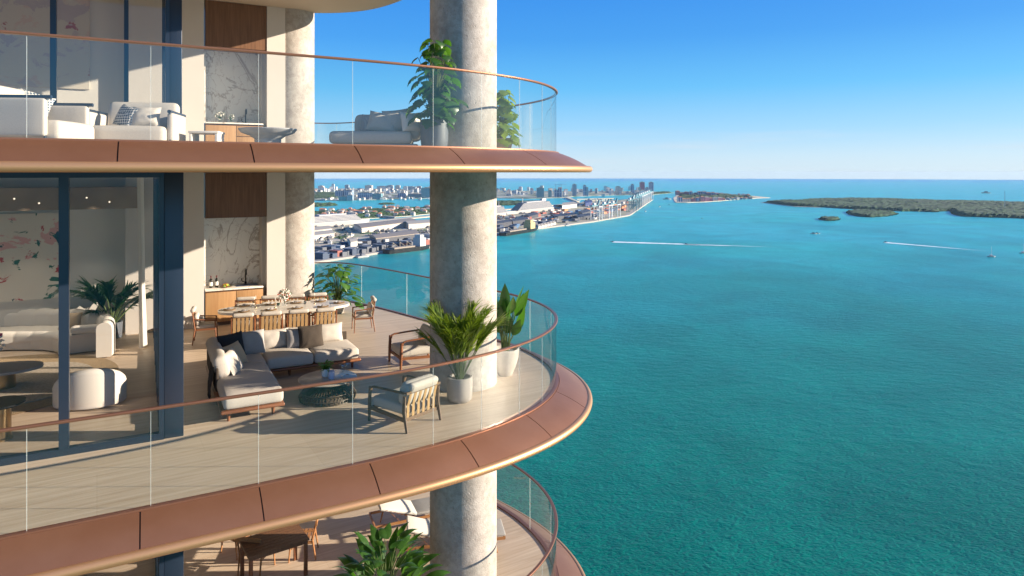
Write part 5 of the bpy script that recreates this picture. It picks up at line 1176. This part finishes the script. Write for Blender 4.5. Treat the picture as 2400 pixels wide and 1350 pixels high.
for k, (x, y, tp_) in enumerate(((1398,518,479),(1421,514,477),(1441,511,473),(1480,499,464),(1487,493,461),(1490,489,460),(1494,486,459))):
    qcrane(x, y, tp_, ('leftmost','second','third','fourth','fifth','sixth','rightmost')[k]+(' from the left' if 0 < k < 6 else '')+' of the tall teal quay cranes with raised booms', 'w' if k < 3 else 'crane')
for k in range(6): qcrane(1500+k*4.6, 483-k*2.6, 456, 'pale quay crane in the cluster at the port tip', 'w', False)
# ships
def shipmesh(L, Bm, H, n=10):
    m = MB(); 
    for i in range(n+1):
        t = i/n; x = -L/2+L*t; b = Bm/2*(1 if .1 < t < .7 else (.82+.18*t/.1 if t <= .1 else max(.03, 1-((t-.7)/.3)**1.7))); 
        m.v += [(x, -b*.8, -.5), (x+ (t > .9)*L*.02, -b, H), (x+(t > .9)*L*.02, b, H), (x, b*.8, -.5)]
    for i in range(n):
        for j in range(3): a = i*4+j; m.f.append((a, a+4, a+5, a+1))
    m.f.append((0,1,2,3)); m.f.append((n*4+3,n*4+2,n*4+1,n*4)); return m
def cruise(c, ang, L, lb, funnel=True, fm='hull', decks=7):
    t = empty('cruise_ship', (*c, 0), ang, lb, 'cruise ship'); shipmesh(L, 34, 14).build('hull', G['hull'], t, smooth=False)
    m = MB(); w_ = MB()
    for k in range(decks):
        a, b = -L*.46+k*L*.012, L*.36-k*L*.022; m.box(a, b, -16+k*.4, 16-k*.4, 14+k*3.6, 14+k*3.6+1.1)
        w_.box(a+1, b-2, -15+k*.4, 15-k*.4, 14+k*3.6+1.1, 14+k*3.6+3.6)
    z = 14+decks*3.6; m.box(-L*.2, L*.15, -12, 12, z, z+3); m.tube([(L*.18,0,z),(L*.18,0,z+16)], 1.4, 5)
    m.build('decks', G['hull'], t, smooth=False); w_.build('windows', G['bglass'], t, smooth=False)
    m = MB(); m.add([(-L*.34,-6,z),(-L*.24,-6,z),(-L*.24,6,z),(-L*.34,6,z),(-L*.35,-5,z+11),(-L*.26,-4,z+11),(-L*.26,4,z+11),(-L*.35,5,z+11)], [(0,1,5,4),(1,2,6,5),(2,3,7,6),(3,0,4,7),(4,5,6,7)])
    f = m.build('funnel', G[fm], t, smooth=False)
    if fm == 'navyp':
        m = MB(); m.add([(-L*.34-.5,-6.4,z+3),(-L*.295,-6.4,z+3),(-L*.31,-5.6,z+11.3),(-L*.352,-5.6,z+11.3)], [(0,1,2,3)]); m.build('funnel_stripe', G['redp'], f, smooth=False)
    return t
P0 = Vector(wp(690, 541)); P1 = Vector(wp(872, 525)); cruise((P0+P1)/2+Vector((-15,20)), math.atan2((P1-P0).y, (P1-P0).x), (P1-P0).length, 'white cruise ship with blue and red funnel berthed at the left of the port', fm='navyp', decks=5)
P0 = Vector(wp(1188, 505)); P1 = Vector(wp(1292, 493)); cruise((P0+P1)/2, math.atan2((P1-P0).y, (P1-P0).x)+math.pi, (P1-P0).length*.98, 'largest white cruise ship, berthed right of the big column', decks=7)
P0 = Vector(wp(1130, 513)); P1 = Vector(wp(1186, 506)); cruise((P0+P1)/2, math.atan2((P1-P0).y, (P1-P0).x), (P1-P0).length, 'white cruise ship whose bow shows just right of the big column', decks=6)
def freighter(px0, py0, px1, py1, lb, tank='yel'):
    a, b = Vector(wp(px0, py0)), Vector(wp(px1, py1)); L = (b-a).length; t = empty('cargo_ship', (*((a+b)/2), 0), math.atan2((b-a).y, (b-a).x), lb, 'cargo ship')
    shipmesh(L, 26, 8).build('hull', G['hullk'], t, smooth=False)
    m = MB(); m.box(L*.20, L*.34, -10, 10, 8, 24); m.box(L*.22, L*.30, -8, 8, 24, 30); m.build('deckhouse', G[tank], t, smooth=False)
    m = MB()
    for k in range(3): x = -L*.35+k*L*.16; m.bar((x,0,8),(x,0,20),.8,.8); m.bar((x,0,19),(x+L*.1,0,12),.6,.6)
    m.box(-L*.38, L*.1, -8, 8, 8, 10.5); m.build('deck_gear', G['shed'], t, smooth=False)
freighter(1178, 553, 1258, 540, 'black hulled cargo ship with tan deckhouse moored right of the column')
freighter(905, 595, 1005, 583, 'long dark barge-like ship moored at the near quay left of the column', 'cw')
def boat(px, py, L, lb, ang=0, sail=False, cat='boat', name='motor_boat', group=None):
    p = wp(px, py); t = empty('sailing_boat' if sail else name, (*p, 0), ang, lb, cat, group); shipmesh(L, L*.3, L*.12, 8).build('hull', G['hull'], t, smooth=False)
    m = MB(); m.box(-L*.2, L*.12, -L*.1, L*.1, L*.12, L*.24); m.build('cabin', G['bglass'] if not sail else G['hull'], t, smooth=False)
    if sail: m = MB(); m.tube([(0,0,0),(0,0,L*1.3)], .25, 5); m.bar((0,0,L*.28),(-L*.4,0,L*.3),.4,.6); m.build('mast', G['cranew'], t, smooth=False)
    return t
boat(851, 603, 26, 'white workboat moored at the near quay', R(50)); boat(1330, 529, 24, 'small service boat along the right quay', R(50)); boat(1563, 467.5, 45, 'dark tug in the channel mouth', 0)
boat(1435, 567, 9, 'fast motor boat at the head of the long white wake', R(180)); boat(1607, 572.5, 9, 'second motor boat trailing beside the long wake', R(180)); boat(2075, 568, 9, 'motor boat at the head of the right-hand wake', R(180))
boat(1907, 548.5, 16, 'small white cruiser in mid bay, left of a pair', 0); boat(1915, 548, 14, 'small white cruiser in mid bay, right of a pair', 0)
boat(2324, 602, 14, 'sailing boat with bare mast anchored at the right', R(5), True); boat(2399, 594, 14, 'sailing boat cut by the right edge of the picture', R(5), True)
boat(2310, 453, 60, 'distant ship on the open sea at the right', R(180)); boat(1513, 496, 14, 'boat in the channel below the port tip', R(60)); boat(1546, 485, 16, 'boat farther up the channel near the port tip', R(60)); boat(1568, 480, 14, 'boat in the channel nearest the round island', R(90)); boat(1645, 512, 8, 'tiny boat alone off the round island', 0)
for (x0, y0, x1, y1, ww, w1_, lb) in ((1436,567,1840,580,24,16,'long white wake crossing the middle of the bay'), (1607,573,1720,577,16,8,'short white wake of the second boat'), (2076,568.5,2330,590,17,8,'white wake of the right-hand motor boat'), (2312,453.3,2342,453.6,14,20,'thin far wake on the open sea'), (862,536,920,530,8,14,'white wake curving behind the port')):
    a, b = Vector(wp(x0, y0)), Vector(wp(x1, y1)); d = (b-a); nrm = Vector((-d.y, d.x)).normalized(); m = MB(); n = 60
    for i in range(n+1):
        t_ = i/n; q = a+d*t_; f_ = (ww*(1-t_)+w1_*t_*(1-t_)*1.2)*random.uniform(.7,1.2)*.5*(1-t_**3)+.15
        m.v += [(*(q-nrm*f_), .12), (*(q+nrm*f_), .12)]
    for i in range(n): m.f.append((2*i, 2*i+2, 2*i+3, 2*i+1))
    m.build('boat_wake', G['foam'], smooth=False, label=lb, cat='wake')
random.seed(303)
for k in range(26):
    boat(random.uniform(1352,1436), random.uniform(467,476), random.uniform(18,34), 'moored yacht in the far marina', R(random.uniform(0,360)), group='yachts moored in the far marina', name='yacht')

random.seed(404)
for k in range(90):
    px = random.uniform(738,1010); t_ = (px-738)/270; yb = random.uniform(534-12*t_, edge_y(px)-26)
    small(px, yb, random.uniform(3,11), random.uniform(2.5,6), G[random.choice(('w2','cw','cg','w1'))], G[random.choice(('wroof','shed','dark','cw','wroof'))], 'low depot shed in the yard of the near port', 'low depot sheds of the near port', 'depot_shed', dp=random.uniform(8,30))
for k in range(60):
    px = random.uniform(1166,1330); yb = random.uniform(max(492, 508-(px-1166)*.12), edge_y(px)-14)
    small(px, yb, random.uniform(3,9), random.uniform(2.5,6), G[random.choice(('w2','cw','cg','w1'))], G[random.choice(('wroof','shed','cr','cw','co'))], 'low depot shed in the yard of the right port', 'low depot sheds of the right port', 'depot_shed', dp=random.uniform(8,30))

hz = bpy.data.materials.new('haze'); hz.use_nodes = True; t = hz.node_tree; t.nodes.clear(); o_ = t.nodes.new('ShaderNodeOutputMaterial'); v = t.nodes.new('ShaderNodeVolumePrincipled')
v.inputs['Density'].default_value = 2.2e-5; v.inputs['Color'].default_value = (.62,.82,1,1); v.inputs['Anisotropy'].default_value = 0; t.links.new(v.outputs[0], o_.inputs['Volume'])
m = MB(); m.box(-17600, 17600, -17600, 17600, -2.2, 166); m.build('haze', hz, smooth=False, kind='stuff', label='thin blue air haze over the bay and the far shore', cat='haze')
